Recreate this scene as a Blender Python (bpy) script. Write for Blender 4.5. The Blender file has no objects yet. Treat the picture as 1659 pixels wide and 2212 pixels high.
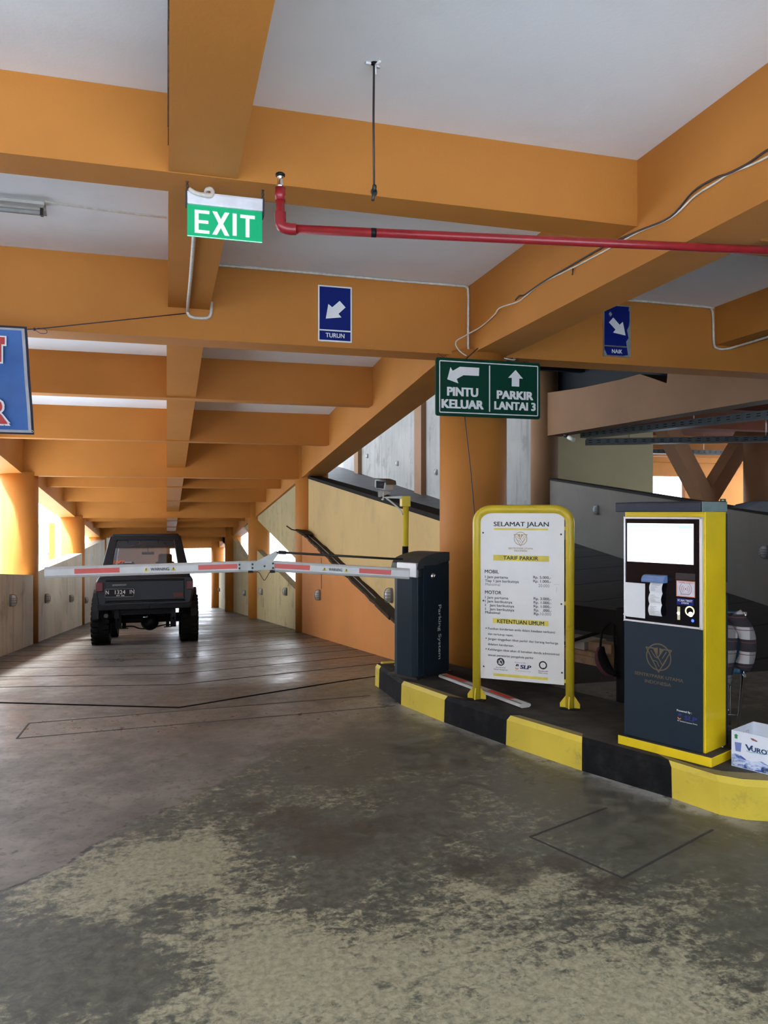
import bpy, bmesh, math, random
from mathutils import Vector, Matrix
random.seed(7)
PI = math.pi
scn = bpy.context.scene
COL = scn.collection

# ------------------------------------------------------------------ camera
F, CX, CY, EYE = 1660.0, 829.5, 1106.0, 1.5
YAW = math.atan(469.5 / F)
SA, CA = math.sin(YAW), math.cos(YAW)
cam = bpy.data.cameras.new('camera')
cam.sensor_fit = 'VERTICAL'
cam.sensor_height = 36.0
cam.lens = 36.0 * F / 2212.0
cam.clip_end = 400
cam_o = bpy.data.objects.new('camera', cam)
COL.objects.link(cam_o)
cam_o.location = (0, 0, EYE)
cam_o.rotation_euler = (PI / 2, 0, -YAW)
scn.camera = cam_o
scn.view_settings.view_transform = 'Standard'
scn.view_settings.look = 'None'
scn.view_settings.gamma = 1.0
scn.view_settings.use_curve_mapping = False
scn.view_settings.exposure = 0.0


def ray(px, py):
    u = (px - CX) / F
    return Vector((SA + u * CA, CA - u * SA, (CY - py) / F))


def at(px, py, X=None, Y=None, Z=None, d=None):
    """a measured point of the photograph on a known plane of the building"""
    r = ray(px, py)
    if X is not None:
        t = X / r.x
    elif Y is not None:
        t = Y / r.y
    elif Z is not None:
        t = (Z - EYE) / r.z
    else:
        t = d
    return Vector((0, 0, EYE)) + r * t


# ------------------------------------------------------------------ materials
class NT:
    def __init__(s, name):
        s.m = bpy.data.materials.new(name)
        s.m.use_nodes = True
        s.t = s.m.node_tree
        s.b = s.t.nodes['Principled BSDF']
        s.tc = s.t.nodes.new('ShaderNodeTexCoord')

    def n(s, typ, **kw):
        nd = s.t.nodes.new(typ)
        for k, v in kw.items():
            setattr(nd, k, v)
        return nd

    def set(s, sock, v):
        if hasattr(v, 'links') or isinstance(v, bpy.types.NodeSocket):
            s.t.links.new(v, sock)
        elif isinstance(v, (tuple, list)) and len(v) == 3 and sock.type == 'RGBA':
            sock.default_value = (*v, 1)
        else:
            sock.default_value = v

    def math(s, op, a, b=0.0, c=None, clamp=False):
        nd = s.n('ShaderNodeMath', operation=op, use_clamp=clamp)
        s.set(nd.inputs[0], a)
        s.set(nd.inputs[1], b)
        if c is not None:
            s.set(nd.inputs[2], c)
        return nd.outputs[0]

    def sep(s, v=None):
        nd = s.n('ShaderNodeSeparateXYZ')
        s.set(nd.inputs[0], v if v is not None else s.tc.outputs['Object'])
        return nd.outputs

    def noise(s, scale, detail=4, rough=0.55, vec=None, stretch=None, dist=0.0):
        v = vec if vec is not None else s.tc.outputs['Object']
        if stretch:
            mp = s.n('ShaderNodeMapping')
            s.set(mp.inputs['Vector'], v)
            mp.inputs['Scale'].default_value = stretch
            v = mp.outputs[0]
        nd = s.n('ShaderNodeTexNoise')
        s.set(nd.inputs['Vector'], v)
        nd.inputs['Scale'].default_value = scale
        nd.inputs['Detail'].default_value = detail
        nd.inputs['Roughness'].default_value = rough
        nd.inputs['Distortion'].default_value = dist
        return nd.outputs['Fac']

    def step(s, v, a, b, lo=0.0, hi=1.0):
        nd = s.n('ShaderNodeMapRange', interpolation_type='SMOOTHSTEP')
        s.set(nd.inputs[0], v)
        s.set(nd.inputs[1], a)
        s.set(nd.inputs[2], b)
        s.set(nd.inputs[3], lo)
        s.set(nd.inputs[4], hi)
        return nd.outputs[0]

    def mix(s, f, a, b):
        nd = s.n('ShaderNodeMix', data_type='RGBA')
        s.set(nd.inputs[0], f)
        s.set(nd.inputs[6], a)
        s.set(nd.inputs[7], b)
        return nd.outputs[2]

    def bump(s, h, strength=0.2, dist=0.01):
        nd = s.n('ShaderNodeBump')
        s.set(nd.inputs['Height'], h)
        nd.inputs['Strength'].default_value = strength
        nd.inputs['Distance'].default_value = dist
        s.t.links.new(nd.outputs[0], s.b.inputs['Normal'])

    def out(s, color=None, rough=0.5, metal=0.0, spec=None):
        if color is not None:
            s.set(s.b.inputs['Base Color'], color)
        s.set(s.b.inputs['Roughness'], rough)
        s.set(s.b.inputs['Metallic'], metal)
        if spec is not None:
            s.set(s.b.inputs['Specular IOR Level'], spec)
        return s.m


def C3(c, k):
    return tuple(min(1, x * k) for x in c)


def plain(name, c, rough=0.5, metal=0.0, var=0.12, scale=9.0, spec=None):
    t = NT(name)
    f = t.noise(scale, 5)
    col = t.mix(t.step(f, 0.3, 0.7), C3(c, 1 - var), C3(c, 1 + var))
    return t.out(col, rough, metal, spec)


def emit(name, c, strength):
    t = NT(name)
    t.out(c, 0.4)
    t.set(t.b.inputs['Emission Color'], c)
    t.b.inputs['Emission Strength'].default_value = strength
    return t.m


def plaster(name, c, rough=0.75, var=0.07, grime=0.0, grime_c=(0.10, 0.09, 0.07), streak=0.0, spec=0.3):
    """painted render: broad tone changes, fine grain, optional grey grime and vertical streaks"""
    t = NT(name)
    big = t.noise(0.9, 4)
    fine = t.noise(60, 2)
    col = t.mix(t.step(big, 0.3, 0.7), C3(c, 1 - var), C3(c, 1 + var))
    if grime:
        g = t.noise(1.7, 8, 0.68, dist=0.3)
        col = t.mix(t.math('MULTIPLY', t.step(g, 0.52, 0.72), grime), col, grime_c)
    if streak:
        st = t.noise(2.2, 6, 0.6, stretch=(3.0, 3.0, 0.25))
        col = t.mix(t.math('MULTIPLY', t.step(st, 0.5, 0.75), streak), col, grime_c)
    t.bump(t.math('ADD', t.math('MULTIPLY', fine, 0.5), big), 0.25, 0.006)
    return t.out(col, rough, 0, spec)


OR = (0.49, 0.190, 0.036)
M = {}
M['orange'] = plaster('orange_paint', OR, 0.6, 0.07, 0.06, (0.22, 0.09, 0.03), spec=0.2)
M['orange_wall'] = plaster('orange_wall_paint', (0.56, 0.215, 0.058), 0.7, 0.06, 0.35, (0.33, 0.19, 0.09), spec=0.2)
M['yellow_wall'] = plaster('pale_yellow_paint', (0.57, 0.40, 0.175), 0.8, 0.06, 0.38, (0.33, 0.27, 0.15), spec=0.2)
M['mould_wall'] = plaster('stained_yellow_paint', (0.46, 0.37, 0.19), 0.8, 0.06, 0.75, (0.22, 0.18, 0.11), 0.35, spec=0.2)
M['grey_wall'] = plaster('bare_grey_render', (0.62, 0.57, 0.47), 0.85, 0.07, 0.45, (0.20, 0.18, 0.15), 0.4, spec=0.2)
M['pale_wall'] = plaster('weathered_pale_render', (0.24, 0.23, 0.22), 0.85, 0.10, 0.7, (0.12, 0.115, 0.105), 0.65, spec=0.2)
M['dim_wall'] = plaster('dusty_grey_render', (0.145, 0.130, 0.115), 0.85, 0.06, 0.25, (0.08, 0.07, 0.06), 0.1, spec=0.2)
M['ceiling'] = plaster('white_ceiling_paint', (0.84, 0.84, 0.85), 0.85, 0.035, 0.10, (0.45, 0.40, 0.37), spec=0.2)
M['brown'] = plaster('dull_brown_paint', (0.165, 0.086, 0.042), 0.75, 0.08, 0.15, (0.14, 0.09, 0.05), spec=0.2)
M['deck_yellow'] = plaster('deck_yellow_paint', (0.62, 0.55, 0.34), 0.8, 0.04, 0.1, (0.4, 0.35, 0.2), spec=0.2)
M['pinkish'] = plaster('brightened_orange_end', (0.70, 0.42, 0.26), 0.8, 0.05, spec=0.2)  # light put into the colour; little reaches the end wall
M['strut'] = plaster('strut_brown_paint', (0.40, 0.22, 0.125), 0.75, 0.06, spec=0.2)
M['redbrown'] = plaster('dark_red_paint', (0.22, 0.065, 0.03), 0.75, 0.08, spec=0.2)
M['void_black'] = plain('void_shade_black', (0.006, 0.008, 0.011), 0.7, spec=0.15)  # near-black stands in for the unlit void over the brown beam
M['cap'] = plain('black_bitumen', (0.016, 0.014, 0.013), 0.85, spec=0.15)
M['asphalt'] = None
M['ground'] = plain('sunlit_concrete', (0.46, 0.49, 0.53), 0.9)
M['white'] = plain('white_plastic', (0.78, 0.78, 0.77), 0.4, var=0.03)
M['offwhite'] = plain('dusty_white_plastic', (0.60, 0.58, 0.52), 0.45, var=0.08)
M['conduit'] = plain('white_pvc_conduit', (0.62, 0.57, 0.50), 0.5, var=0.15, scale=25)
M['black'] = plain('black_plastic', (0.007, 0.007, 0.008), 0.45, spec=0.2)
M['rubber'] = plain('tyre_rubber', (0.006, 0.006, 0.006), 0.8, spec=0.15)
M['dark_steel'] = plain('dark_steel', (0.05, 0.048, 0.045), 0.45, 0.6)
M['steel'] = plain('galvanised_steel', (0.55, 0.56, 0.57), 0.35, 0.9)
M['chrome'] = plain('chrome', (0.8, 0.8, 0.8), 0.15, 1.0, var=0.02)
M['aluminium'] = plain('brushed_aluminium', (0.72, 0.72, 0.73), 0.32, 0.55, var=0.05)
M['arm_white'] = plain('arm_white_enamel', (0.62, 0.61, 0.58), 0.38, 0.15, var=0.05)
M['red_tape'] = plain('red_reflective_tape', (0.72, 0.055, 0.03), 0.3, var=0.05)
M['warn_yellow'] = plain('warning_yellow', (0.75, 0.60, 0.03), 0.4)
M['ink'] = plain('black_ink', (0.012, 0.012, 0.014), 0.5, var=0.02)
M['grey_ink'] = plain('faded_grey_ink', (0.22, 0.22, 0.23), 0.5)
M['navy_ink'] = plain('navy_ink', (0.01, 0.015, 0.10), 0.5)
M['orange_ink'] = plain('orange_ink', (0.75, 0.20, 0.05), 0.5)
M['gold_ink'] = plain('gold_ink', (0.45, 0.30, 0.13), 0.5)
M['dim_gold'] = plain('dull_gold_ink', (0.10, 0.07, 0.032), 0.5)
M['bar_yellow'] = plain('printed_yellow', (0.80, 0.66, 0.10), 0.5)
M['paper'] = plain('white_paper', (0.74, 0.74, 0.74), 0.8, var=0.03)
M['letter_white'] = plain('white_vinyl', (0.80, 0.80, 0.79), 0.45, var=0.02)
M['panel_white'] = plain('white_acrylic_board', (0.82, 0.795, 0.76), 0.22, var=0.02)
M['sign_green'] = plain('dark_green_enamel', (0.003, 0.045, 0.026), 0.4, var=0.05, spec=0.15)
M['sign_blue'] = plain('dark_blue_enamel', (0.005, 0.015, 0.15), 0.4, var=0.06, spec=0.15)
M['pipe_red'] = plain('red_pipe_paint', (0.27, 0.014, 0.018), 0.32, var=0.12, scale=14)
M['slate'] = plain('slate_blue_enamel', (0.015, 0.025, 0.036), 0.42, var=0.04, spec=0.18)
M['lid_grey'] = plain('grey_blue_enamel', (0.035, 0.038, 0.052), 0.45, var=0.1, spec=0.2)
M['glass_black'] = plain('black_glass', (0.004, 0.005, 0.008), 0.10, spec=0.22)
M['car_black'] = plain('black_car_paint', (0.006, 0.006, 0.008), 0.30, var=0.15, spec=0.35)
M['tail_red'] = plain('red_lens', (0.09, 0.004, 0.008), 0.3)
M['wood'] = plain('plain_wood', (0.20, 0.11, 0.05), 0.6, var=0.2, scale=14)
M['dark_wood'] = plain('dark_stained_wood', (0.008, 0.006, 0.005), 0.8, spec=0.12)
M['blue_plastic'] = plain('blue_plastic', (0.012, 0.09, 0.17), 0.45)
M['cyan_plastic'] = plain('pale_blue_plastic', (0.10, 0.27, 0.42), 0.45)
M['maroon'] = plain('maroon_nylon', (0.07, 0.012, 0.02), 0.8)
M['black_cloth'] = plain('black_nylon', (0.008, 0.007, 0.008), 0.9, spec=0.1)
M['pink'] = plain('pink_plastic', (0.55, 0.06, 0.14), 0.45)
M['tape_yellow'] = plain('yellow_paper', (0.45, 0.34, 0.06), 0.8)
M['cable_white'] = plain('white_cable_sheath', (0.66, 0.60, 0.50), 0.5)
M['cable_black'] = plain('black_cable_sheath', (0.03, 0.02, 0.02), 0.5)
M['rope'] = plain('purple_blue_cord', (0.05, 0.035, 0.06), 0.8)
M['lamp_glass'] = plain('dusty_lamp_glass', (0.50, 0.52, 0.52), 0.25, var=0.1)
M['lamp_body'] = plain('grey_lamp_casting', (0.20, 0.20, 0.20), 0.5)
M['tarp'] = plain('dark_blue_tarpaulin', (0.012, 0.02, 0.035), 0.6)
M['tray'] = plain('painted_tray_steel', (0.12, 0.14, 0.145), 0.5, 0.3)


def yellow_paint(name, wear, c=(0.78, 0.57, 0.025), dark=(0.10, 0.085, 0.03), rough=0.45):
    t = NT(name)
    g = t.noise(7, 9, 0.7, dist=0.4)
    b = t.noise(2.5, 3)
    col = t.mix(t.step(b, 0.3, 0.7), C3(c, 0.9), C3(c, 1.08))
    col = t.mix(t.math('MULTIPLY', t.step(g, 0.55, 0.75), wear), col, dark)
    t.bump(g, 0.2, 0.004)
    return t.out(col, rough)


M['curb_yellow'] = yellow_paint('yellow_kerb_paint', 0.75, (0.62, 0.46, 0.035), (0.26, 0.19, 0.04), 0.6)
M['yellow'] = yellow_paint('yellow_gloss_enamel', 0.15, (0.80, 0.56, 0.012), (0.4, 0.27, 0.03), 0.3)
M['pole_yellow'] = yellow_paint('worn_yellow_tube_paint', 0.6, (0.68, 0.50, 0.03), (0.16, 0.12, 0.03), 0.35)


def kerb_black(name):
    t = NT(name)
    g = t.noise(6, 9, 0.7)
    col = t.mix(t.step(g, 0.4, 0.75), (0.005, 0.005, 0.006), (0.020, 0.019, 0.018))
    t.bump(g, 0.3, 0.005)
    return t.out(col, 0.7, 0, 0.12)


M['curb_black'] = kerb_black('black_kerb_paint')


def island_top(name):
    t = NT(name)
    g = t.noise(3.0, 9, 0.65)
    col = t.mix(t.step(g, 0.35, 0.7), (0.016, 0.015, 0.015), (0.060, 0.054, 0.045))
    t.bump(g, 0.3, 0.006)
    return t.out(col, 0.75, 0, 0.15)


M['island_top'] = island_top('black_painted_concrete')


def pillar_metal():
    t = NT('weathered_silver_sheet')
    st = t.noise(3, 6, 0.6, stretch=(6, 6, 0.3))
    col = t.mix(t.step(st, 0.35, 0.7), (0.30, 0.31, 0.32), (0.17, 0.18, 0.19))
    return t.out(col, 0.45, 0.3)


M['silver'] = pillar_metal()


def glass(name, tint=(0.9, 0.95, 1.0), k=0.12, rough=0.02):
    m = bpy.data.materials.new(name)
    m.use_nodes = True
    t = m.node_tree
    t.nodes.clear()
    o = t.nodes.new('ShaderNodeOutputMaterial')
    mx = t.nodes.new('ShaderNodeMixShader')
    tr = t.nodes.new('ShaderNodeBsdfTransparent')
    gl = t.nodes.new('ShaderNodeBsdfGlossy')
    tr.inputs[0].default_value = (*tint, 1)
    gl.inputs['Roughness'].default_value = rough
    mx.inputs[0].default_value = k
    t.links.new(tr.outputs[0], mx.inputs[1])
    t.links.new(gl.outputs[0], mx.inputs[2])
    t.links.new(mx.outputs[0], o.inputs[0])
    return m


M['pane'] = glass('clear_pane', (0.86, 0.84, 0.84), 0.08)
M['dark_pane'] = glass('smoked_pane', (0.10, 0.10, 0.11), 0.10)


# floor: old concrete, smoother and browner beyond the ragged crack, mottled on this side,
# saw-cut chevrons down the ramp
def floor_mat(name, ramp):
    t = NT(name)
    x, y, z = t.sep()
    w = t.noise(2.2, 6, 0.6)
    w2 = t.noise(9.0, 8, 0.72, dist=0.25)
    w3 = t.noise(22.0, 6, 0.7, dist=0.5)
    big = t.noise(0.55, 3)
    tiny = t.noise(70.0, 3, 0.6)
    # brown, trodden concrete
    brown = t.mix(t.step(w, 0.32, 0.68), (0.105, 0.088, 0.073), (0.195, 0.166, 0.136))
    brown = t.mix(t.step(w3, 0.50, 0.70), brown, (0.070, 0.060, 0.052))
    if ramp:
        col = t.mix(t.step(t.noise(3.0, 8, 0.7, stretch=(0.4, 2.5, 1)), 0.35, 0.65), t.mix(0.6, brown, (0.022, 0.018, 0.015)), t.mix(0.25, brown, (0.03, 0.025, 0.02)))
        ax = t.math('ABSOLUTE', t.math('SUBTRACT', x, 0.09))
        s = t.math('SUBTRACT', t.math('SUBTRACT', y, t.math('MULTIPLY', ax, 0.40)), 6.11)
        s = t.math('ADD', s, t.math('MULTIPLY', w, 0.02))
        fr = t.math('FRACT', t.math('DIVIDE', s, 0.92))
        dd = t.math('MULTIPLY', t.math('MINIMUM', fr, t.math('SUBTRACT', 1.0, fr)), 0.92)
        groove = t.math('MULTIPLY', t.step(dd, 0.016, 0.030, 1.0, 0.0), t.step(s, -0.2, -0.1))
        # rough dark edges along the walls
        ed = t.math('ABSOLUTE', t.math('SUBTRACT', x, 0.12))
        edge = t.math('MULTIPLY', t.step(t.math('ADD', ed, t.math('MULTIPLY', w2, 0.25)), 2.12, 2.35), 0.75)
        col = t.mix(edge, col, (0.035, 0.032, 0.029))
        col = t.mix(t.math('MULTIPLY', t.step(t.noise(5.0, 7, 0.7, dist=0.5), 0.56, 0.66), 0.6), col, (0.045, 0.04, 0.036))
        col = t.mix(groove, col, (0.008, 0.0075, 0.007))
        t.bump(t.math('MULTIPLY', w2, 0.25), 0.3, 0.006)
        rough = t.math('ADD', t.step(t.math('ADD', t.math('MULTIPLY', w2, 0.5), t.math('MULTIPLY', big, 0.5)), 0.35, 0.65, 0.27, 0.52), t.math('MULTIPLY', groove, 0.5))
        t.out(col, rough, 0)
        t.set(t.b.inputs['Specular IOR Level'], t.math('MULTIPLY', t.math('SUBTRACT', 1.0, groove), 0.55))
        return t.m
    w4 = t.noise(38.0, 6, 0.75, dist=0.4)
    # pale worn screed with dark grey-green blotches
    pale = t.mix(t.step(w4, 0.3, 0.7), (0.17, 0.155, 0.100), (0.33, 0.295, 0.190))
    dark = t.mix(t.step(w3, 0.3, 0.7), (0.048, 0.048, 0.037), (0.100, 0.097, 0.072))
    wd = t.noise(11.0, 8, 0.75, stretch=(0.8, 1.6, 1.0), dist=0.7)
    lane = t.noise(1.1, 4, 0.55)
    blotch = t.math('ADD', t.math('ADD', t.math('MULTIPLY', w, 0.14), t.math('MULTIPLY', wd, 0.42)), t.math('ADD', t.math('MULTIPLY', w3, 0.32), t.math('MULTIPLY', w4, 0.20)))
    blotch = t.math('ADD', blotch, t.math('MULTIPLY', t.math('SUBTRACT', lane, 0.5), 0.40))
    # the worn pale band lies nearest to the viewer's end of the lane
    along = t.math('ADD', t.math('MULTIPLY', x, 0.35), t.math('MULTIPLY', y, 0.30))
    th = t.step(along, 0.75, 1.9, 0.53, 0.625)
    for (ox, oy, r, a_) in ((-0.35, 2.72, 0.50, -0.10), (0.95, 3.35, 0.75, -0.07), (0.10, 3.40, 0.40, 0.05), (0.60, 2.40, 0.55, 0.07), (1.45, 2.05, 0.5, 0.05), (0.02, 3.0, 0.22, -0.06)):
        dx = t.math('SUBTRACT', x, ox)
        dy = t.math('SUBTRACT', y, oy)
        dist = t.math('SQRT', t.math('ADD', t.math('MULTIPLY', dx, dx), t.math('MULTIPLY', dy, dy)))
        dist = t.math('ADD', dist, t.math('MULTIPLY', t.math('SUBTRACT', w, 0.5), r))
        blotch = t.math('ADD', blotch, t.step(dist, r * 0.3, r * 1.1, a_, 0.0))
    worn = t.step(t.math('SUBTRACT', blotch, th), -0.065, 0.055)
    near = t.mix(worn, dark, pale)
    mid = t.mix(t.step(w2, 0.4, 0.68), (0.062, 0.058, 0.044), (0.130, 0.118, 0.086))
    near = t.mix(t.step(along, 1.15, 2.0), near, t.mix(t.math('MULTIPLY', worn, 0.6), mid, pale))
    # ragged crack from (-.62,3.26) to (.44,4.55); brown side beyond it
    ln = t.math('SUBTRACT', t.math('SUBTRACT', y, 4.015), t.math('MULTIPLY', x, 1.217))
    ln = t.math('MULTIPLY', ln, 0.635)
    lw = t.math('ADD', ln, t.math('MULTIPLY', t.math('SUBTRACT', w, 0.5), 0.30))
    side = t.step(lw, -0.02, 0.02)
    far = t.step(t.math('ADD', y, t.math('MULTIPLY', w, 0.6)), 5.0, 5.9)
    side = t.math('MAXIMUM', side, far)
    col = t.mix(side, near, brown)
    crack = t.math('MULTIPLY', t.step(t.math('ABSOLUTE', lw), 0.004, 0.022, 1.0, 0.0),
                   t.math('MULTIPLY', t.step(y, 4.3, 3.9), t.step(w2, 0.40, 0.52)))
    col = t.mix(crack, col, (0.035, 0.034, 0.028))
    # oil drips
    oil = t.math('MULTIPLY', t.step(t.noise(3.2, 5, 0.6, dist=0.8), 0.60, 0.69), t.step(x, -0.6, 0.2))
    oil = t.math('MULTIPLY', oil, t.step(y, 2.6, 2.9))
    col = t.mix(t.math('MULTIPLY', oil, 0.75), col, (0.040, 0.034, 0.026))
    for (ox, oy, r) in ((0.56, 3.75, 0.20), (0.72, 3.45, 0.24), (0.95, 3.55, 0.14), (1.35, 2.95, 0.20), (1.7, 2.75, 0.12),
                        (1.25, 3.05, 0.12), (1.62, 2.95, 0.10), (0.42, 3.95, 0.12)):
        dx = t.math('SUBTRACT', x, ox)
        dy = t.math('SUBTRACT', y, oy)
        dist = t.math('SQRT', t.math('ADD', t.math('MULTIPLY', dx, dx), t.math('MULTIPLY', dy, dy)))
        dist = t.math('ADD', dist, t.math('MULTIPLY', t.math('SUBTRACT', w2, 0.5), r * 2.6))
        spot = t.step(dist, r * 0.55, r * 0.95, 0.7, 0.0)
        col = t.mix(spot, col, (0.045, 0.036, 0.026))
    # chalky mortar spill along the kerb (line through the kerb foot)
    kd = t.math('ADD', t.math('MULTIPLY', t.math('SUBTRACT', x, 2.55), 0.945), t.math('MULTIPLY', t.math('SUBTRACT', y, 3.46), 0.327))
    kd = t.math('ABSOLUTE', kd)
    dust = t.math('MULTIPLY', t.step(t.math('ADD', kd, t.math('MULTIPLY', w, 0.45)), 0.26, 0.42, 1.0, 0.0), t.step(w2, 0.36, 0.55))
    dust = t.math('MULTIPLY', dust, t.math('MULTIPLY', t.step(y, 5.9, 5.6), t.step(y, 2.9, 3.2)))
    col = t.mix(t.math('MULTIPLY', dust, 0.75), col, (0.36, 0.35, 0.32))
    h = t.math('SUBTRACT', t.math('ADD', t.math('MULTIPLY', w2, 0.5), t.math('MULTIPLY', w4, 0.2)), t.math('MULTIPLY', crack, 1.5))
    t.bump(h, 0.25, 0.006)
    rough = t.step(w2, 0.3, 0.7, 0.38, 0.62)
    rough = t.math('SUBTRACT', rough, t.math('MULTIPLY', far, 0.14))
    return t.out(col, rough, 0, 0.45)


M['floor'] = floor_mat('old_concrete_floor', False)
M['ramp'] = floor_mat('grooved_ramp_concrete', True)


def up_ramp_mat():
    t = NT('dark_grooved_ramp')
    x, y, z = t.sep()
    w = t.noise(2.6, 8, 0.75, stretch=(0.35, 4.0, 1))
    w2 = t.noise(12, 6, 0.7)
    ax = t.math('ABSOLUTE', t.math('SUBTRACT', x, 5.2))
    s = t.math('SUBTRACT', t.math('SUBTRACT', y, t.math('MULTIPLY', ax, 0.25)), 1.1)
    fr = t.math('FRACT', t.math('DIVIDE', s, 0.85))
    dd = t.math('MULTIPLY', t.math('MINIMUM', fr, t.math('SUBTRACT', 1.0, fr)), 0.85)
    groove = t.step(dd, 0.012, 0.03, 1.0, 0.0)
    col = t.mix(t.step(w, 0.3, 0.7), (0.007, 0.007, 0.008), (0.060, 0.056, 0.055))
    col = t.mix(groove, col, (0.008, 0.008, 0.008))
    t.bump(t.math('SUBTRACT', t.math('MULTIPLY', w2, 0.3), groove), 0.5, 0.012)
    return t.out(col, t.step(w, 0.3, 0.7, 0.45, 0.65), 0, 0.3)


M['up_ramp'] = up_ramp_mat()


# ------------------------------------------------------------------ mesh builder
def smooth_path(pts, n=6):
    P = [Vector(p) for p in pts]
    if len(P) < 3:
        return P
    Q = [P[0] * 2 - P[1]] + P + [P[-1] * 2 - P[-2]]
    out = []
    for i in range(1, len(Q) - 2):
        a, b, c, d = Q[i - 1], Q[i], Q[i + 1], Q[i + 2]
        for k in range(n):
            t = k / n
            out.append(0.5 * ((2 * b) + (c - a) * t + (2 * a - 5 * b + 4 * c - d) * t * t + (3 * b - a - 3 * c + d) * t ** 3))
    out.append(P[-1])
    return out


_glyph = {}


def text_geo(s, off):
    key = (s, off)
    if key not in _glyph:
        cu = bpy.data.curves.new('lettering', 'FONT')
        cu.body = s
        cu.size = 1.0
        cu.offset = off
        cu.resolution_u = 3
        ob = bpy.data.objects.new('lettering', cu)
        COL.objects.link(ob)
        dg = bpy.context.evaluated_depsgraph_get()
        me = bpy.data.meshes.new_from_object(ob.evaluated_get(dg))
        vs = [(v.co.x, v.co.y) for v in me.vertices]
        fs = [tuple(p.vertices) for p in me.polygons]
        bpy.data.objects.remove(ob)
        bpy.data.curves.remove(cu)
        bpy.data.meshes.remove(me)
        _glyph[key] = (vs, fs)
    return _glyph[key]


CAPH = max(v[1] for v in text_geo('H', 0.0)[0])


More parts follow.
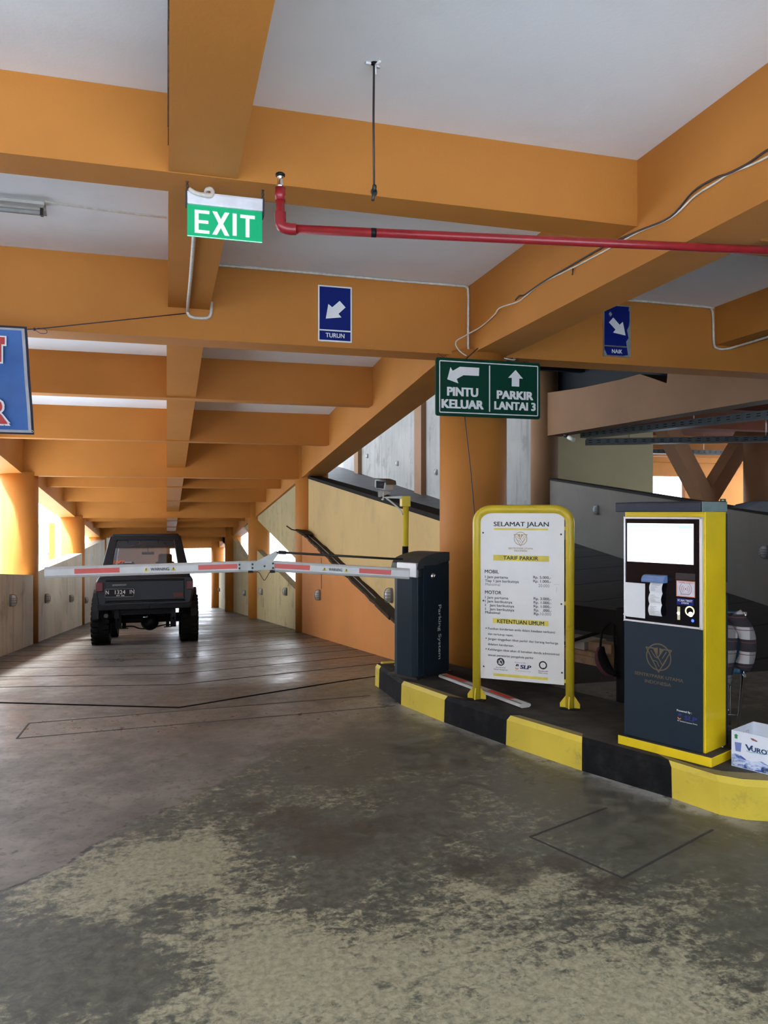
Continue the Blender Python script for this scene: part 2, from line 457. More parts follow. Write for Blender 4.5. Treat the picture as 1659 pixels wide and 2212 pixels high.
class MB:
    def __init__(s):
        s.v, s.f, s.mi, s.sm = [], [], [], []
        s.M = Matrix.Identity(4)

    def add(s, vs, fs, m=0, smooth=False, T=None):
        o = len(s.v)
        X = s.M @ T if T is not None else s.M
        s.v += [tuple(X @ Vector(p)) for p in vs]
        for f in fs:
            s.f.append(tuple(i + o for i in f))
            s.mi.append(m)
            s.sm.append(smooth)
        return s

    def box(s, lo, hi, m=0, T=None):
        x0, y0, z0 = lo
        x1, y1, z1 = hi
        vs = [(x0, y0, z0), (x1, y0, z0), (x1, y1, z0), (x0, y1, z0), (x0, y0, z1), (x1, y0, z1), (x1, y1, z1), (x0, y1, z1)]
        fs = [(0, 3, 2, 1), (4, 5, 6, 7), (0, 1, 5, 4), (1, 2, 6, 5), (2, 3, 7, 6), (3, 0, 4, 7)]
        return s.add(vs, fs, m, False, T)

    def hexa(s, a, b, m=0):
        """a, b: two loops of the same length; closed prism between them"""
        n = len(a)
        vs = [tuple(p) for p in a] + [tuple(p) for p in b]
        fs = [tuple(range(n - 1, -1, -1)), tuple(range(n, 2 * n))]
        fs += [(i, (i + 1) % n, n + (i + 1) % n, n + i) for i in range(n)]
        return s.add(vs, fs, m)

    def prism(s, poly, a, b, ax='z', m=0):
        """2-D outline extruded along an axis: 'z' -> (x,y); 'y' -> (x,z); 'x' -> (y,z)"""
        def P(p, h):
            return {'z': (p[0], p[1], h), 'y': (p[0], h, p[1]), 'x': (h, p[0], p[1])}[ax]
        return s.hexa([P(p, a) for p in poly], [P(p, b) for p in poly], m)

    def tube(s, pts, r, n=8, m=0, closed=False, radii=None, smooth=True):
        P = [Vector(p) for p in pts]
        k = len(P)
        T = []
        for i in range(k):
            a = P[(i - 1) % k] if (closed or i > 0) else P[i]
            b = P[(i + 1) % k] if (closed or i < k - 1) else P[i]
            d = (b - a)
            T.append(d.normalized() if d.length > 1e-9 else Vector((0, 0, 1)))
        ref = Vector((0, 0, 1)) if abs(T[0].z) < 0.9 else Vector((1, 0, 0))
        N = T[0].cross(ref).normalized()
        vs, fs = [], []
        for i in range(k):
            N = (N - T[i] * N.dot(T[i]))
            N = N.normalized() if N.length > 1e-6 else T[i].orthogonal().normalized()
            B = T[i].cross(N)
            rr = radii[i] if radii else r
            for j in range(n):
                a = 2 * PI * j / n
                vs.append(P[i] + (N * math.cos(a) + B * math.sin(a)) * rr)
        rng = k if closed else k - 1
        for i in range(rng):
            i2 = (i + 1) % k
            for j in range(n):
                j2 = (j + 1) % n
                fs.append((i * n + j, i * n + j2, i2 * n + j2, i2 * n + j))
        s.add(vs, fs, m, smooth)
        if not closed:
            s.add(vs[:n], [tuple(range(n))[::-1]], m)
            s.add(vs[-n:], [tuple(range(n))], m)
        return s

    def cyl(s, a, b, r0, r1=None, n=24, m=0):
        return s.tube([a, b], r0, n, m, radii=[r0, r0 if r1 is None else r1])

    def lathe(s, prof, c=(0, 0, 0), ax='z', n=24, m=0, smooth=True):
        """prof: (radius, height) list turned about an axis through c"""
        c = Vector(c)
        vs, fs = [], []
        k = len(prof)
        for i in range(n):
            a = 2 * PI * i / n
            for (r, h) in prof:
                p = (r * math.cos(a), r * math.sin(a), h)
                p = {'z': p, 'x': (p[2], p[0], p[1]), 'y': (p[0], -p[2], p[1])}[ax]
                vs.append(c + Vector(p))
        for i in range(n):
            i2 = (i + 1) % n
            for j in range(k - 1):
                fs.append((i * k + j, i2 * k + j, i2 * k + j + 1, i * k + j + 1))
        return s.add(vs, fs, m, smooth)

    def flat(s, poly, h, m=0, t=0.0):
        """outline in the local x/z plane lying h in front of it (towards -y); t gives it thickness"""
        if t:
            return s.prism(poly, -h, -h - t, 'y', m)
        return s.add([(p[0], -h, p[1]) for p in poly], [tuple(range(len(poly)))], m)

    def stroke(s, pts, w, h, m=0, closed=False):
        """flat line of width w in the x/z plane"""
        n = len(pts)
        segs = n if closed else n - 1
        for i in range(segs):
            a = Vector(pts[i])
            b = Vector(pts[(i + 1) % n])
            d = b - a
            if d.length < 1e-9:
                continue
            d = d.normalized()
            q = Vector((-d.y, d.x)) * w / 2
            e = d * w * 0.35
            a2, b2 = a - e, b + e
            s.flat([a2 - q, b2 - q, b2 + q, a2 + q], h + (i % 3) * 0.0001, m)
        return s

    def disc(s, c, r, h, m=0, n=28, r_in=0.0):
        if not r_in:
            return s.flat([(c[0] + r * math.cos(2 * PI * i / n), c[1] + r * math.sin(2 * PI * i / n)) for i in range(n)], h, m)
        vs, fs = [], []
        for i in range(n):
            a = 2 * PI * i / n
            for q in (r_in, r):
                vs.append((c[0] + q * math.cos(a), -h, c[1] + q * math.sin(a)))
        for i in range(n):
            j = (i + 1) % n
            fs.append((2 * i, 2 * i + 1, 2 * j + 1, 2 * j))
        return s.add(vs, fs, m)

    def text(s, txt, x, z, cap, h, m=0, width=None, off=0.0, align='l', shear=0.0, T=None):
        vs, fs = text_geo(txt, 0.0)                 # heavier weights: the outline laid down again beside itself
        x0 = min(v[0] for v in vs)
        x1 = max(v[0] for v in vs)
        k = cap / CAPH
        kx = width / (x1 - x0) if width else k
        w = (x1 - x0) * kx
        ox = {'l': x, 'c': x - w / 2, 'r': x - w}[align]
        o = off * 1.5
        for i, (dx, dz) in enumerate([(0, 0)] if not off else [(-o, -o * .5), (-o, o * .5), (0, 0), (o, -o * .5), (o, o * .5)]):
            s.add([(ox + (v[0] - x0 + dx) * kx + shear * v[1] * k, -h - i * 0.00012, z + (v[1] + dz) * k) for v in vs], fs, m, False, T)
        return s

    def build(s, name, mats, parent=None, bevel=0.0, seg=2, weld=True):
        me = bpy.data.meshes.new(name)
        me.from_pydata(s.v, [], s.f)
        if not isinstance(mats, (list, tuple)):
            mats = [mats]
        for mt in mats:
            me.materials.append(M[mt] if isinstance(mt, str) else mt)
        for p, mi, sm in zip(me.polygons, s.mi, s.sm):
            p.material_index = mi
            p.use_smooth = sm
        bm = bmesh.new()
        bm.from_mesh(me)
        if weld:
            bmesh.ops.remove_doubles(bm, verts=bm.verts, dist=1e-5)
        bmesh.ops.recalc_face_normals(bm, faces=bm.faces)
        bm.to_mesh(me)
        bm.free()
        o = bpy.data.objects.new(name, me)
        COL.objects.link(o)
        if parent:
            o.parent = parent
        if bevel:
            md = o.modifiers.new('edge', 'BEVEL')
            md.width = bevel
            md.segments = seg
            md.limit_method = 'ANGLE'
            md.angle_limit = math.radians(40)
        return o


def tag(o, label, cat, group=None, kind=None):
    o['label'] = label
    o['category'] = cat
    if group:
        o['group'] = group
    if kind:
        o['kind'] = kind
    return o


def thing(name, label, cat, loc=(0, 0, 0), rotz=0.0, group=None, rot=None):
    o = bpy.data.objects.new(name, None)
    o.empty_display_size = 0.1
    COL.objects.link(o)
    o.location = loc
    o.rotation_euler = rot if rot else (0, 0, rotz)
    return tag(o, label, cat, group)


def struct(name, mb, mat, label=None, cat=None, bevel=0.0):
    o = mb.build(name, mat, bevel=bevel)
    o['kind'] = 'structure'
    if label:
        o['label'] = label
        o['category'] = cat or name.split('_')[0]
    return o


def sub(name, mb, mat, parent, bevel=0.0, label=None, **k):
    o = mb.build(name, mat, parent, bevel, **k)
    if label:
        o['label'] = label
    return o


def dup(root, loc, rotz, label, group):
    r = root.copy()
    COL.objects.link(r)
    r.location = loc
    r.rotation_euler = (0, 0, rotz)
    r['label'] = label
    r['group'] = group
    for ch in list(root.children):
        c = ch.copy()
        COL.objects.link(c)
        c.parent = r
        for g in list(ch.children):
            d = g.copy()
            COL.objects.link(d)
            d.parent = c
    return r
# ================================================================== THE BUILDING
M['sky_block'] = plain('sky_block_grey', (0.20, 0.20, 0.21), 0.9)
RS = 0.10                      # fall of the down ramp
YC = 6.8                       # where it starts
Y_END = 38.2
def zr(y):                     # surface of the down ramp
    return -RS * max(0.0, y - YC)
US, YU = 0.127, 6.0            # the up ramp beside it
def zu(y):
    return US * max(0.0, y - YU)
def drop(y):                   # fall of the ceiling over the ramp
    return -RS * max(0.0, y - 6.55)
SLAB, MAINB, SECB, SECR = 3.52, 2.90, 3.14, 3.06
WL, WR = -2.17, 2.40

b = MB(); b.box((-9, -1.5, -0.35), (20, 6.0, 0)); b.box((-9, 6.0, -0.35), (-2.6, 6.8, 0))
struct('floor', b, 'floor', 'worn mottled concrete floor in front of the barrier', 'floor')
b = MB(); b.prism([(6.0, 0), (6.6, 0), (6.75, -0.004), (6.95, -0.018), (7.1, -0.031), (Y_END, zr(Y_END)), (Y_END, zr(Y_END) - 0.3), (6.0, -0.3)], -2.6, 2.75, 'x')
struct('floor_ramp', b, 'ramp', 'brown grooved concrete ramp falling away under the beams', 'ramp')
b = MB(); b.prism([(6.0, 0), (46, zu(46)), (46, zu(46) - 0.25), (6.0, -0.25)], 2.75, 7.75, 'x')
struct('floor_slope', b, 'up_ramp', 'dark grooved ramp climbing behind the yellow wall', 'ramp')
b = MB(); b.box((7.75, 6.0, -0.35), (22, 30, 0))
struct('floor_deck', b, 'island_top', 'parking deck floor behind the low dusty wall', 'floor')
b = MB(); b.box((-90, 6.0, -3.6), (90, 120, -3.45))
struct('ground_outside', b, 'ground', 'pale sunlit ground outside the building', 'ground')
b = MB(); b.box((-60, -60, -0.4), (60, -1.5, -0.02)); b.box((-60, -1.5, -0.4), (-9, 6.0, -0.02))
struct('ground_bounce', b, 'ground', 'unseen pale apron added to bounce daylight onto the ceiling', 'ground')  # added out of view as a bright reflector for the ceiling

# slabs
b = MB(); b.box((-9, -1.5, SLAB), (20, 6.55, SLAB + 0.25))
struct('ceiling', b, 'ceiling', 'white painted slab between the orange beams', 'ceiling')
b = MB(); b.prism([(6.55, SLAB), (Y_END, SLAB + drop(Y_END)), (Y_END, SLAB + drop(Y_END) + 0.25), (6.55, SLAB + 0.25)], -2.75, 2.95, 'x')
struct('ceiling_ramp', b, 'ceiling', 'white sloping slab over the down ramp', 'ceiling')
b = MB(); b.prism([(6.55, SLAB), (33, SLAB + US * 26.45), (33, SLAB + US * 26.45 + 0.2), (6.55, SLAB + 0.2)], 2.95, 7.9, 'x')
for y in (8.2, 9.9, 11.6, 13.3, 15.2, 17.2):
    zz = SLAB + US * (y - 6.55)
    b.box((2.95, y, zz - 0.16), (7.9, y + 0.12, zz + 0.03))
struct('ceiling_sheet', b, 'void_black', 'roof over the climbing ramp, near-black for its shade, lengthened against skylight', 'ceiling')  # shade is in its colour; carried far up to dim the tall wall
b = MB(); b.box((7.9, 6.55, 3.75), (22, 30, 3.95))
struct('ceiling_deck', b, 'redbrown', 'dark red ceiling above the cable trays', 'ceiling')

def beam(lo, hi, label, mat='orange'):
    m = MB(); m.box(lo, hi)
    return struct('beam', m, mat, label, 'beam')
# beams across the lane: level part
beam((-9, 3.85, SECB), (8.5, 4.08, SLAB + 0.02), 'orange cross beam above the exit sign')
beam((-9, 6.40, MAINB), (2.75, 6.70, SLAB + 0.02), 'deep orange cross beam carrying the arrow pointing down-ramp')
beam((2.7, 6.40, MAINB), (12.5, 6.70, SLAB + 0.02), 'orange cross beam carrying the peeling arrow sign')
beam((-9, 1.28, SECB), (12, 1.51, SLAB + 0.02), 'orange cross beam overhead behind the viewer')
# beams along the lane: level part
beam((0.01, -1.5, SECB + 0.004), (0.335, 6.45, SLAB + 0.02), 'orange middle beam running to the exit sign')
beam((2.60, -1.5, MAINB + 0.004), (2.95, 6.45, SLAB + 0.02), 'deep orange beam with the cables clipped to its side')
beam((5.2, -1.5, SECB + 0.004), (5.5, 6.45, SLAB + 0.02), 'orange beam beside the peeling arrow sign')
beam((-5.2, -1.5, MAINB), (-4.85, 6.45, SLAB + 0.02), 'orange beam along the lane beyond the banner')
M['rust'] = plain('rusty_seam', (0.11, 0.055, 0.022), 0.9, var=0.4, scale=20)
m = MB()
for i in range(28):
    y = -1.4 + i * 0.187
    m.box((0.006 - random.uniform(0, 0.003), y, SECB + random.uniform(0, .25)), (0.011, y + 0.187, SLAB))
struct('trim_4', m, 'rust', 'dark rusty seam along the middle beam edge', 'seam')
# ramp beams
names = ['first', 'second', 'third', 'fourth', 'fifth', 'sixth', 'seventh', 'eighth', 'ninth', 'tenth', 'eleventh', 'twelfth']
spec = [(9.06, 0), (11.67, 0), (14.23, 1), (16.9, 0), (19.5, 0), (22.05, 1), (24.9, 0), (27.3, 0), (29.85, 1), (32.6, 0), (35.2, 0), (37.65, 1)]
for i, (y, main) in enumerate(spec):
    w = 0.3 if main else 0.22
    zb = (MAINB if main else SECR) + drop(y + w / 2)
    beam((-2.42, y, zb), (2.62, y + w, SLAB + drop(y) + 0.02),
         '%s cross beam down the ramp from the arrow sign, %s' % (names[i], 'deep, on two columns' if main else 'shallow'))
def slope_beam(x0, x1, zb, y0, y1, label):
    m = MB()
    m.prism([(y0, zb + drop(y0)), (y1, zb + drop(y1)), (y1, SLAB + drop(y1) + 0.02), (y0, SLAB + drop(y0) + 0.02)], x0, x1, 'x')
    struct('beam', m, 'orange', label, 'beam')
slope_beam(0.0, 0.32, SECR + 0.005, 6.66, Y_END, 'orange middle beam sloping down above the ramp')
slope_beam(2.42, 2.80, MAINB + 0.005, 6.66, Y_END, 'orange edge beam sloping down over the yellow wall')
slope_beam(-2.75, -2.34, MAINB + 0.005, 6.66, Y_END, 'orange edge beam sloping down along the open side')

# columns
def column(x, y, r, z0, z1, label, mat='orange'):
    m = MB(); m.cyl((x, y, z0), (x, y, z1), r, n=40)
    return struct('column', m, mat, label, 'column')
column(2.70, 6.55, 0.305, -0.1, 2.93, 'big round orange column behind the tariff board')
column(-2.44, 6.55, 0.305, -0.1, 2.93, 'round orange column nearest on the open side')
for i, y in enumerate((14.38, 22.2, 30.0, 37.8)):
    zt = MAINB + drop(y) + 0.06
    k = ('first', 'second', 'third', 'last')[i]
    column(-2.44, y, 0.31, zr(y) - 0.3, zt, '%s round orange column down the open side of the ramp' % k)
    column(2.645 - 0.012 * (y - 14.38), y, 0.31, zr(y) - 0.3, zt + 0.6, '%s round orange column down the yellow wall side' % k)

# left parapets
def wallx(name, poly, x0, x1, mat, label):
    m = MB(); m.prism(poly, x0, x1, 'x')
    return struct(name, m, mat, label, 'wall')
wallx('wall_left', [(6.85, zr(6.85) - .2), (14.1, zr(14.1) - .2), (14.1, 0.435), (6.85, 1.05)], WL - 0.15, WL, 'grey_wall', 'grey parapet on the open side before the first column')
wallx('wall_left', [(14.66, zr(14.66) - .2), (21.92, zr(21.92) - .2), (21.92, 0.40), (14.66, 0.46)], WL - 0.33, WL, 'grey_wall', 'grey parapet on the open side with a bright level top')
wallx('wall_left', [(22.48, zr(22.48) - .2), (29.72, zr(29.72) - .2), (29.72, 0.50), (22.48, 0.48)], WL - 0.33, WL, 'grey_wall', 'grey stained parapet beside the car')
wallx('wall_left', [(30.28, zr(30.28) - .2), (37.52, zr(37.52) - .2), (37.52, 0.60), (30.28, 0.60)], WL - 0.33, WL, 'grey_wall', 'grey wall at the far end of the open side')

# right side, bay 1: yellow wall, dark ledge, orange wall below
WU = 2.53
ledge = lambda y: 0.283 + 0.138 * (y - 7.93)
top1 = lambda y: 1.378 + 0.0985 * (y - 6.58)
wallx('wall_right', [(6.62, ledge(6.62)), (14.12, ledge(14.12)), (14.12, top1(14.12)), (6.62, top1(6.62))], WU, WU + 0.2, 'yellow_wall', 'pale yellow wall above the dark broken ledge')
wallx('wall_right', [(6.0, -.2), (6.8, -.2), (14.1, zr(14.1) - .2), (14.1, ledge(14.1)), (6.0, ledge(6.0))], WR + 0.012, WR + 0.2, 'orange_wall', 'orange wall below the dark broken ledge')
m = MB(); m.prism([(6.62, top1(6.62)), (14.1, top1(14.1)), (14.1, top1(14.1) + 0.05), (6.62, top1(6.62) + 0.05)], WU - 0.012, WU + 0.23, 'x')
struct('trim_1', m, 'cap', 'dark cap along the yellow wall top', 'cap')
m = MB()
prev = None
for i in range(27):
    y = 6.1 + i * 0.3
    jit = random.uniform(-0.012, 0.012)
    cur = (y, ledge(y) + jit)
    if prev:
        q = random.uniform(0.01, 0.03)
        m.prism([(prev[0], prev[1] - 0.022), (cur[0], cur[1] - 0.015 - q * 0.4), (cur[0], cur[1] + 0.018), (prev[0], prev[1] + 0.018)], WR - q, WU + 0.02, 'x')
    prev = cur
m.tube([(WR - 0.05, 13.2, ledge(13.2) + .06), (WR - 0.10, 13.9, ledge(13.9) + .05), (WR - 0.2, 14.0, ledge(14) + .06), (WR - 0.27, 14.12, ledge(14) + .12)], 0.012, 6)
m.prism([(13.5, ledge(13.5) + .03), (14.25, ledge(14) + .03), (14.25, ledge(14) + .06), (13.5, ledge(13.5) + .06)], WR - 0.09, WR + 0.1, 'x')
M['ledge'] = plain('dirty_brown_concrete', (0.042, 0.033, 0.025), 0.85, spec=0.15)
struct('trim_2', m, 'ledge', 'dark broken concrete ledge running down the wall', 'ledge')
m = MB(); m.tube(smooth_path([(WR + 0.04, y, ledge(y) + 0.024 + random.uniform(-.012, .012)) for y in (9, 10, 10.6, 11.2, 12, 12.8, 13.4, 13.8)]), 0.006, 6)
tag(m.build('cable', 'lamp_body'), 'grey loose cable lying along the dark broken ledge', 'cable')

# bay 2 and 3: lower wall, gap, upper wall
def bay(y0, y1, x, low, up, lab):
    wallx('wall_right', [(y0, zr(y0) - .2), (y1, zr(y1) - .2), (y1, low(y1)), (y0, low(y0))], x, x + 0.16, 'mould_wall', 'stained yellow low wall in ' + lab)
    wallx('wall_right', [(y0, up(y0)), (y1, up(y1)), (y1, up(y1) + 1.9), (y0, up(y0) + 1.9)], x + 0.02, x + 0.2, 'mould_wall', 'stained yellow upper wall above the gap in ' + lab)
bay(14.66, 21.92, 2.46, lambda y: -0.06 + 0.069 * (y - 14.9), lambda y: 0.52 + 0.105 * (y - 14.8), 'the bay past the first column')
bay(22.48, 29.72, 2.44, lambda y: -0.25 + 0.10 * (y - 22.5), lambda y: 0.60 + 0.13 * (y - 22.5), 'the bay beside the car')
bay(30.28, 37.52, 2.40, lambda y: -1.1 + 0.0 * y, lambda y: -0.1 + 0.05 * (y - 30), 'the last bay before the exit')

# up-ramp far side: parapet, columns, tall wall
XF = 7.5
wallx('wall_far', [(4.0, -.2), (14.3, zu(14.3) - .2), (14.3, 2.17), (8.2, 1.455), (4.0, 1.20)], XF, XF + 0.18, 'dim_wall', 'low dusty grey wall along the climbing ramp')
m = MB(); m.prism([(4.0, 1.20), (8.2, 1.455), (14.3, 2.17), (14.3, 2.205), (8.2, 1.49), (4.0, 1.235)], XF - 0.02, XF + 0.2, 'x')
struct('trim_3', m, 'cap', 'black edge along the top of the dusty wall', 'cap')
column(XF + 0.02, 14.4, 0.28, 0.4, 4.9, 'brown column where the dusty wall ends', 'brown')
for y0, y1, lab in ((14.6, 22.0, 'nearest'), (22.4, 29.9, 'middle'), (30.3, 46, 'far')):
    wallx('wall_far', [(y0, zu(y0) - .3), (y1, zu(y1) - .3), (y1, zu(y1) + 4.4), (y0, zu(y0) + 4.4)], XF, XF + 0.25, 'pale_wall', '%s stretch of the tall weathered wall up the ramp' % lab)
for y, lab in ((22.2, 'nearer'), (30.1, 'further')):
    m = MB(); m.box((XF - 0.16, y - 0.33, zu(y) - .3), (XF + 0.3, y + 0.33, zu(y) + 4.5))
    struct('column', m, 'brown', '%s brown pilaster on the tall weathered wall' % lab, 'column')
# brown beam over the dusty wall, its ragged top, added dark panel standing in for the shaded gap
m = MB(); m.prism([(5, 2.9), (14.2, 3.05), (14.2, 3.93)] + [(q.y, q.z) for q in [at(x, y, X=XF - .05) for x, y in ((1255, 838), (1302, 828), (1340, 820), (1382, 808), (1412, 818), (1440, 828), (1443, 796), (1580, 800), (1610, 812), (1640, 800))]] + [(7.6, 3.7), (5, 3.6)], XF - 0.05, XF + 0.3, 'x')
struct('beam', m, 'brown', 'brown beam with a ragged top over the dusty wall', 'beam')
m = MB(); m.box((XF + 0.31, 6.72, 3.25), (XF + 0.37, 16.25, 6.5))
struct('wall_cladding', m, 'void_black', 'added dark cladding standing in for the shaded void behind the ragged beam', 'cladding')

# deck beyond
m = MB(); m.box((7.7, 16.3, 0), (11.45, 16.5, 3.76))
struct('wall_deck', m, 'deck_yellow', 'pale yellow wall beyond the dusty wall', 'wall')
def slanted(xa, za, xb, zb, w, y0, y1, label):
    m = MB()
    m.prism([(xa - w, za), (xa + w, za), (xb + w, zb), (xb - w, zb)], y0, y1, 'y')
    struct('column', m, 'strut', label, 'column')
ap, tl_, tr_ = at(1523, 1083, Y=17.7), at(1455, 955, Y=17.7), at(1600, 958, Y=17.7)
def ext(p, q, z): return p.x + (q.x - p.x) * (z - p.z) / (q.z - p.z)
slanted(ext(ap, tl_, 1.2), 1.2, ext(ap, tl_, 3.8), 3.8, 0.235, 17.45, 17.95, 'slanted brown strut leaning towards the yellow wall')
slanted(ext(ap, tr_, 1.2), 1.2, ext(ap, tr_, 3.8), 3.8, 0.235, 17.47, 17.93, 'slanted brown strut leaning towards the round column')
m = MB(); m.box((ap.x - 0.36, 17.4, 0), (ap.x + 0.40, 18.0, 1.72))
struct('column', m, 'strut', 'brown stub where the two slanted struts meet', 'column')
cc = at(1650, 1000, Y=16.9)
column(cc.x, 16.9, 0.50, 0, 3.8, 'thick round brown column beside the slanted struts', 'strut')
bw = at(1480, 1000, Y=25)
m = MB(); m.box((bw.x, 25.0, 0), (22.6, 25.2, 3.8)); m.box((11.0, 25.0, 2.85), (bw.x + 0.01, 25.2, 3.8))
struct('wall_back', m, 'orange', 'yellow-orange wall far behind the slanted struts', 'wall')
for y in (19.5, 22.0, 24.5):
    m = MB(); m.box((7.9, y, 3.35), (22, y + 0.3, 3.78))
    struct('beam', m, 'orange', '%s ceiling beam seen between the slanted struts' % {19.5: 'nearest', 22.0: 'middle', 24.5: 'furthest'}[y], 'beam')
for y in (9.0, 12.0, 14.8):
    m = MB(); m.box((7.9, y, 3.4), (22, y + 0.35, 3.78))
    struct('beam', m, 'redbrown', '%s dark red beam above the cable trays' % {9.0: 'nearest', 12.0: 'middle', 14.8: 'furthest'}[y], 'beam')
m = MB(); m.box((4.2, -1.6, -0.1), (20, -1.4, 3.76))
struct('wall_light_block', m, 'dim_wall', 'unseen wall added behind the viewer to darken the right side', 'wall')  # added out of view to block light from the right
m = MB(); m.box((-9.2, -0.5, -0.1), (-9.0, 6.7, 3.76))
struct('wall_left_side', m, 'orange_wall', 'unseen orange wall added to keep side sky off the dark panels', 'wall')  # added out of view so black faces reflect less sky
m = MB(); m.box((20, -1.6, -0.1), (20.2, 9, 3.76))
struct('wall_side', m, 'dim_wall', 'unseen wall added to keep daylight off the parking deck', 'wall')  # added light blocker, keeps the right side dark
m = MB(); m.box((-2.4, 37.9, -3.4), (0.15, 38.1, 0.4))
struct('wall_end', m, 'pinkish', 'orange wall closing part of the ramp foot beside the exit', 'wall')
m = MB(); m.box((-45, -27, -0.1), (45, -26, 13)); m.box((-27, -26, -0.1), (-26, 2, 9))
struct('exterior_building', m, 'sky_block', 'unseen grey block added across the apron to hide the low sky', 'building')  # added out of view to cut frontal skylight
# neighbouring structure seen between the columns on the open side
m = MB(); m.box((-9, 37.5, -3.5), (-5.09, 38.2, 0.93))
struct('exterior_wall', m, 'pale_wall', 'pale outbuilding wall beyond the open side', 'wall')
m = MB(); m.box((-5.09, 37.4, -3.5), (-4.88, 38.3, 1.0))
struct('exterior_pillar', m, 'orange', 'orange corner of the outbuilding beyond the open side', 'pillar')

# saw-cut loop lines in the floor: thin sealed slots
def slot(pts, w, label, closed=False):
    m = MB()
    n = len(pts)
    for i in range(n if closed else n - 1):
        a, c = Vector(pts[i]), Vector(pts[(i + 1) % n])
        d = (c - a).normalized(); q = Vector((-d.y, d.x)) * w / 2
        m.hexa([(*(a - q), 0.0), (*(c - q), 0.0), (*(c + q), 0.0), (*(a + q), 0.0)], [(*(a - q), 0.0015), (*(c - q), 0.0015), (*(c + q), 0.0015), (*(a + q), 0.0015)])
    struct('floor_line', m, 'slot', label, 'line')
M['slot'] = plain('slot_sealant', (0.028, 0.026, 0.024), 0.7)
slot([(1.6, 6.07), (-0.94, 5.94), (-0.955, 5.56), (1.7, 5.70)], 0.013, 'sealed loop slot cut across the lane before the ramp')
p = [at(x, y, Z=0).xy for x, y in ((1310, 1745), (1145, 1808), (1345, 1897), (1540, 1792))]
slot(p, 0.012, 'sealed square loop slot beside the payment machine')

# kerbed island
foot = [(1.735, 6.42), (1.742, 6.32), (1.755, 5.72), (1.904, 5.16), (2.103, 4.55), (2.316, 3.974), (2.55, 3.466), (2.637, 3.211), (2.72, 3.12), (2.85, 3.06)]
def back(y): return 3.05 + 0.04 * (5 - y)
endarc = [(3.05, 3.03), (3.25, 3.06), (3.40, 3.18), (3.45, 3.40), (3.40, 3.70)]
backl = [(3.12, 4.4), (2.75, 5.4), (2.45, 6.0), (2.3, 6.42)]
loop = foot + endarc + backl
KH = 0.19
isl = thing('kerbed_island', 'raised kerb island with yellow and black painted blocks', 'island', (2.2, 5, 0))
isl['kind'] = 'structure'
def L(p, z): return (p[0] - 2.2, p[1] - 5, z)
m = MB()
cen = Vector((2.6, 4.4))
tops = []
for q in loop:
    d = (cen - Vector(q)).normalized()
    tops.append((q[0] + d.x * 0.03, q[1] + d.y * 0.03))
m.add([L(q, KH) for q in tops], [tuple(range(len(tops)))])
sub('island_top', m, 'island_top', isl)
def arcs(i0, i1):
    return [(loop[i], tops[i]) for i in range(i0, i1 + 1)]
def face(seg, mat, name):
    m = MB()
    n = len(seg)
    vs = []
    for f_, t_ in seg:
        vs += [L(f_, -0.01), L((f_[0] * .8 + t_[0] * .2, f_[1] * .8 + t_[1] * .2), KH - 0.03), L(t_, KH)]
    fs = []
    for i in range(n - 1):
        for k in range(2):
            fs.append((3 * i + k, 3 * (i + 1) + k, 3 * (i + 1) + k + 1, 3 * i + k + 1))
    m.add(vs, fs)
    sub(name, m, mat, isl)
def band(seg, w, mat):          # paint carried over onto the top edge
    m = MB()
    vs = []
    for f_, t_ in seg:
        d = (cen - Vector(t_)).normalized()
        vs += [L(t_, KH + 0.001), L((t_[0] + d.x * w, t_[1] + d.y * w), KH + 0.001)]
    m.add(vs, [(2 * i, 2 * i + 2, 2 * i + 3, 2 * i + 1) for i in range(len(seg) - 1)])
    sub('painted_edge', m, mat, isl)
face(arcs(0, 1), 'curb_yellow', 'yellow_block')
face(arcs(1, 2), 'curb_black', 'black_block')
face(arcs(2, 3), 'curb_yellow', 'yellow_block')
face(arcs(3, 4), 'curb_black', 'black_block')
face(arcs(4, 5), 'curb_yellow', 'yellow_block')
face(arcs(5, 6), 'curb_black', 'black_block')
face(arcs(6, 12), 'curb_yellow', 'yellow_block')
face([(loop[i % len(loop)], tops[i % len(loop)]) for i in range(12, len(loop) + 1)], 'curb_black', 'black_block')
M['edge_paint'] = yellow_paint('scuffed_yellow_on_black', 0.95, (0.22, 0.17, 0.06), (0.05, 0.045, 0.03), 0.7)
band(arcs(2, 3), 0.13, 'edge_paint'); band(arcs(4, 5), 0.06, 'edge_paint'); band(arcs(6, 12), 0.12, 'edge_paint')
# ================================================================== THINGS
class Plane:
    """upright face through o with horizontal direction ex: photograph point -> (x, z) on it"""
    def __init__(s, o, ex):
        s.o = Vector(o)
        s.ex = Vector((ex[0], ex[1], 0)).normalized()
        s.n = Vector((s.ex.y, -s.ex.x, 0))
        s.rot = math.atan2(s.ex.y, s.ex.x)

    def hit(s, px, py):
        r = ray(px, py)
        e = Vector((0, 0, EYE))
        t = (s.o - e).dot(s.n) / r.dot(s.n)
        p = e + r * t - s.o
        return Vector((p.dot(s.ex), p.z))

    def px(s, px, py):
        """metres per pixel at this point"""
        r = ray(px, py)
        return (s.o - Vector((0, 0, EYE))).dot(s.n) / r.dot(s.n) / F


